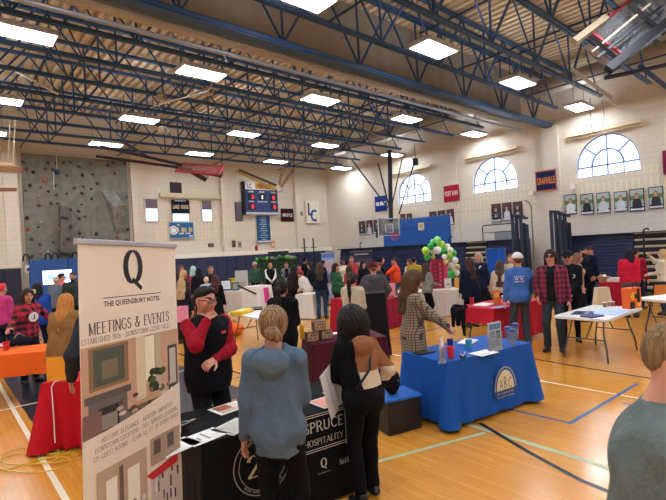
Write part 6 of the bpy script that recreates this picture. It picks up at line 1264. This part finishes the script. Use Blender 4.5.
put('person in charcoal sweater mostly hidden behind the hotel banner', 104, 282, 4.35, 175, top=('#2e3238', dict(off=.035)), pants='#14161a', hair=('short', '#1c1814'), L=((.30, .05, .93), (.3, -1, 0)), depth=4.3)
put('brown haired woman just right of the hotel banner at the far wall', 181, 265, 17.8, 20, hair=('long', '#5c4030'), top=('#3a3038', {}), pants='#16161c', fem=True)
put('blond woman in dark jacket near the hotel banner in the crowd', 183.5, 270, 14.5, 60, hair=('long', '#b89468', '', '#e0c090'), top=('#4a3434', {}), pants='#16161c', fem=True)
put('blond woman in black coat seen from behind beside the banner', 181, 279, 11.2, 165, hair=('long', '#a07c50', '', '#d8b484'), top=('#22222a', dict(off=.04)), pants='#121216', fem=True)
put('person with teal and white headscarf in the far crowd', 193, 266, 17.0, 150, hair=('mid', '#7cc0b4', '', '#d8dcd8'), top=('#8a3c50', {}), pants='#1c1c24', fem=True)
put('black haired person in black coat in far left crowd', 198.5, 268, 15.5, 175, hair=('mid', '#101014'), top=('#14151b', dict(off=.05)), pants='#101014', w=1.1)
put('person with short brown hair in dark vest before the navy pads', 210, 266, 16.5, 60, skin='#c89c80', hair=('short', '#6a5440', '', '#94805e'), top=('#23252c', {}), pants='#181a20')
put('person in pale grey shirt among the far left crowd', 206, 276.5, 13.6, 170, hair=('short', '#c0b098'), top=('#b4bccc', dict(off=.05)), pants='#22242c', fem=True)
put('woman with long dark auburn hair in black dress seen from behind', 215, 275, 12.2, 160, hair=('long', '#3a201a', '', '#5c342a'), top=('#101014', dict(off=.03, hem=.5, flare=.03)), pants='#101014', fem=True)
put('man in grey flat hat beside the green booth backdrop', 254.5, 262, 19.2, 15, skin='#b87058', hair=('short', '#8a8078'), hat=('brim', '#a09c90'), top=('#3a5a4a', {}), pants='#1c1e24')
put('bald man with white sleeves and black vest standing at the booth', 270, 262.5, 18.9, 8, skin='#c08c70', hair=('balding', '#4a3a30'), tops=[('#dcdad4', dict(off=.02)), ('#101116', dict(off=.035, sleeve=None, name='vest'))], pants='#14151a', R='clasp', L='clasp', w=1.12)
put('man in grey open jacket behind the booth table', 286, 262, 18.9, 5, skin='#c08c70', hair=('short', '#4a3a30'), tops=[('#1c1c22', dict(off=.02)), ('#74767a', dict(off=.035, open=.07, name='open_jacket'))], pants='#14151a', R='hold', L='hold')
put('long haired person in dark brown top seen from behind at the booth', 293, 265.5, 15.4, 172, hair=('verylong', '#1c1412'), top=('#2a2420', dict(off=.035)), pants='#14151a', fem=True, w=1.1, R='hold')
put('person in red sweater at right end of the green backdrop', 299.5, 264, 18.4, -60, hair=('short', '#2a1c18'), top=('#b0283c', {}), pants='#181a20', fem=True)
put('tall dark haired man in black near the far wall', 304.5, 257.5, 20.3, 150, hair=('short', '#121014'), top=('#17181e', {}), pants='#14151a')
put('woman with long dark hair leaning toward the booth frames', 310, 262, 16.4, -75, skin='#c89478', hair=('long', '#1c1414'), top=('#1b1b22', {}), pants='#17181e', fem=True)
put('person in cream white sweater and grey trousers bending at the booth', 306.5, 269, 15.0, -120, skin='#c08c70', hair=('short', '#3a2c24'), top=('#d0c4b8', dict(off=.06)), pants='#5c5c60', fem=True, w=1.15, lean=.45, R='hold', L='hold')
put('brown haired woman in navy sweater and blue jeans from behind', 319.5, 262.5, 14.0, 172, hair=('long', '#3a2820', '', '#5c4030'), top=('#171c2c', dict(off=.04, hem=.9)), pants='#2c4664', fem=True, w=1.12, R='hold', L='hold')
put('person with dark bun standing beyond the woman in jeans', 322.5, 260, 17.4, 120, hair=('bun', '#1a1618'), top=('#22303c', {}), pants='#17181e', fem=True)
put('woman in dark green cardigan holding papers in the crowd', 335.5, 263, 13.4, 60, skin='#c89478', hair=('long', '#241a18'), top=('#2f5c3c', dict(off=.035, hem=.82)), pants='#101014', fem=True, R='hold', L='hold')
put('person in cream top with black hair behind the green cardigan woman', 344, 258, 17.2, -30, skin='#7c543c', hair=('mid', '#14100f'), top=('#dcd0b8', {}), pants='#1c1e24', fem=True)
put('man in pink red shirt at the back of the central crowd', 351, 256, 17.6, 20, skin='#c08c74', hair=('short', '#5c4438'), top=('#b03c44', {}), pants='#1c1e24')
put('woman in red patterned top among the central crowd', 349, 265.5, 14.2, 140, hair=('mid', '#3a241c'), top=('#b02c34', dict(off=.04)), pants='#8c1c2c', fem=True, w=1.1)
put('black haired person in black beside the maroon beanie', 363, 261, 15.8, 30, skin='#c08c74', hair=('mid', '#121014'), top=('#18191f', {}), pants='#15161b', fem=True)
put('person in dark jacket behind the far central crowd', 358, 260, 18.4, -40, hair=('short', '#2a2220'), top=('#4c4450', {}), pants='#15161b')
def sling(e, U, G, Hd, s, arms): MB().tube([U((.13, -.14, 1.42)), U((.02, -.17, 1.25)), U((-.14, -.15, 1.0))], .022, 6).build('bag_strap', mat('#14151b'), e, smooth=True); q = MB().box(-.16, -.06, -.1, .16, .06, .1).build('sling_bag', fab('#17191f'), e, bev=.03); q.location = U((-.05, -.2, .98))
put('person in maroon beanie and dark grey hooded jacket from behind', 373, 262.5, 9.9, 178, hair=('short', '#6a4434'), hat=('beanie', '#5c1c28'), top=('#4c4a4e', dict(off=.055, hem=.84, hood=1)), pants='#101116', w=1.2, R='pocket', L='pocket', extra=sling)
put('tall woman with black hair in black top beside the beanie', 380.5, 256, 14.8, 75, skin='#c49880', hair=('mid', '#0f0f13'), top=('#14161c', {}), pants='#101116', fem=True)
put('person with pink face turned left behind the beanie wearer', 378, 262, 13.2, -60, skin='#c8846c', hair=('short', '#6a3830'), top=('#3c3438', {}), pants='#15161b')
put('man in bright orange shirt and teal trousers before bleachers', 394.5, 257.5, 15.2, -85, skin='#b8806a', hair=('short', '#2a1a18'), top=('#e8502c', dict(off=.04, hem=.9, sleeve='long')), pants='#2c5a5c', w=1.15, R='forward', L='forward')
put('person in olive yellow top seen from behind near balloons', 413.5, 257, 15.0, 175, hair=('short', '#17161a'), top=('#a08c2c', dict(off=.04, hem=.84)), pants='#20242c', w=1.15)
put('person in cream top left of the olive shirt', 409, 259, 16.2, -40, skin='#b8886c', hair=('mid', '#4a342a'), top=('#c8b898', {}), pants='#20242c', fem=True)
put('long haired woman in grey green cardigan and black trousers', 426, 263, 12.5, 120, hair=('long', '#3c2a24', '', '#5a4034'), top=('#7c8478', dict(off=.035, hem=.84)), pants='#101116', fem=True, R='hold', L='hold')
put('dark haired person in navy coat beside the balloon table', 469, 257, 11.2, -150, hair=('long', '#3a2420'), top=('#151a2c', dict(off=.055, hem=.7)), pants='#121620', fem=True, w=1.15)
put('grey curly haired woman in navy with a pale sash', 478, 252.5, 12.4, -20, skin='#c89c88', hair=('mid', '#8c7c70', '', '#c8b8a8'), top=('#1a2038', dict(off=.045, hem=.75)), pants='#121620', fem=True, w=1.15, R='hold', extra=lambda e, U, G, Hd, s, arms: band(e, [U((-.1, .13, 1.4)), U((0, .2, 1.22)), U((.14, .17, .98))], .022, '#d8b0a8', 'sash'))
put('woman with long brown hair in cream sweater at the black clothed table', 499.5, 260.5, 11.2, 172, hair=('verylong', '#3c2a22', '', '#5c4434'), top=('#c8b89c', dict(off=.045, hem=.9)), pants='#14151b', fem=True, w=1.1)
put('brown haired woman half hidden behind the white capped man', 510.5, 254, 12.6, -20, skin='#c89c84', hair=('long', '#6c4c34', '', '#8c6a4c'), top=('#b8a890', {}), pants='#22242c', fem=True)
def backprint(e, U, G, Hd, s, arms): q = MB(); bars(q, 0, .04, .2, .03, 6, 0); bars(q, 0, 0, .16, .03, 5, 0); bars(q, 0, -.05, .2, .03, 6, 0); o = q.build('back_print', mat('#b8c4dc'), e); o.location = U((-.03, -.175, 1.29)); 
put('man in white cap and blue long sleeved shirt with back print', 517, 253, 8.72, 196, skin='#c89478', hair=('short', '#4a342a'), hat=('cap', '#d8d0cc'), top=('#3f66a8', dict(off=.035, hem=.86)), pants='#3c444c', R='pocket', L='down', extra=backprint)
put('long haired man in sunglasses and red plaid flannel shirt', 550, 249.5, 8.35, -8, skin='#c89078', hair=('long', '#2a1c18'), tops=[('#16171c', dict(off=.02, hem=.86)), (mat('#8c1c3c', .9, kind='plaid', c2='#1c1420', sc=11, name='plaid_flannel'), dict(off=.04, hem=.84, open=.06, name='plaid_shirt'))], pants='#33383f', glasses='dark', R=((.22, .14, .95), (.6, -.8, 0)), L='down', w=1.02)
def chest(e, U, G, Hd, s, arms): q = MB(); ringf(q, 0, 0, .03, .012, 0); o = q.build('chest_emblem', mat('#c8ccd0'), e); o.location = U((-.09, .158, 1.27)); o.rotation_euler = (0, 0, PI); MB().tube([U((.05, .1, 1.43)), U((.03, .165, 1.3)), U((.02, .175, 1.2))], .004, 5).build('drawstring', mat('#c0c4c8'), e)
put('young man in black hooded sweatshirt and dark cap with hands clasped', 567, 251, 9.1, -3, skin='#c08870', hair=('short', '#1a1614'), hat=('cap', '#14161c'), top=('#0f1016', dict(off=.045, hem=.84, hood=1)), pants='#0f1014', glasses='dark', R='clasp', L='clasp', w=1.08, legs='slim', extra=chest)
put('brown haired woman in tan patterned top behind the black sweatshirt', 577, 253, 11.2, 100, skin='#c89c84', hair=('long', '#6a4c3c', '', '#8a6a54'), top=('#a88868', {}), pants='#15171f', fem=True)
put('dark bearded man in navy jacket facing right by the bleachers', 582.5, 247.5, 13.4, 60, skin='#b88068', hair=('short', '#1a1614', 'beard'), top=('#131826', dict(off=.045)), pants='#121521', w=1.1)
put('man in dark cap and long navy coat before the bleachers', 590, 246.5, 13.9, -60, skin='#c08c78', hair=('short', '#5a3c34'), hat=('cap', '#3c2c34'), top=('#121a30', dict(off=.06, hem=.7)), pants='#121521', w=1.15)
def rprint(e, U, G, Hd, s, arms): q = MB(); bars(q, 0, .02, .13, .03, 5, 0); bars(q, 0, -.03, .1, .025, 4, 0); o = q.build('back_print', mat('#e8c8cc'), e); o.location = U((-.03, -.18, 1.30))
put('dark haired woman in bright red sweatshirt and grey jeans from behind', 628.5, 248.5, 11.3, -155, hair=('mid', '#14101a'), top=('#c01c38', dict(off=.06, hem=.9)), pants='#5c646e', fem=True, w=1.25, R='hold', L='hold', extra=rprint)
put('person in dull red jacket beyond the red sweatshirt woman', 635, 248.5, 12.6, 150, hair=('short', '#17121c'), top=('#8a1c2c', dict(off=.045)), pants='#232a44', w=1.15)
put('blond woman in cream shirt and jeans raising hands at right edge', 663, 249, 11.4, -100, skin='#c89c84', hair=('mid', '#a88858', '', '#c8ac7c'), top=('#d0c8b4', dict(off=.045, hem=.9)), pants='#2c3c54', fem=True, w=1.1, R='up', L='hold')
put('black haired woman in black sweater seen from behind with ponytail', 281, 279, 6.4, 160, skin='#b88468', hair=('ponytail', '#17110f'), top=('#0d0d11', dict(off=.055, hem=.8)), pants='#121217', fem=True, w=1.08, R='hold', L='hold')
put('woman with dark ponytail in cream knitted sweater from behind', 351.5, 272, 7.9, 158, skin='#c08c74', hair=('ponytail', '#2a1a16'), top=('#c4b69a', dict(off=.05, hem=.85)), pants='#121217', fem=True, w=1.0, R='hold', L='hold')
# ------------------------------------------------------------------ light
w_ = bpy.data.worlds.new('world'); SC.world = w_; w_.use_nodes = True; w_.node_tree.nodes['Background'].inputs[0].default_value = (.75, .85, 1, 1); w_.node_tree.nodes['Background'].inputs[1].default_value = 1.0
vs_ = SC.view_settings; vs_.view_transform = 'Standard'; vs_.look = 'None'; vs_.gamma = 1; vs_.use_curve_mapping = False; vs_.exposure = 1.12
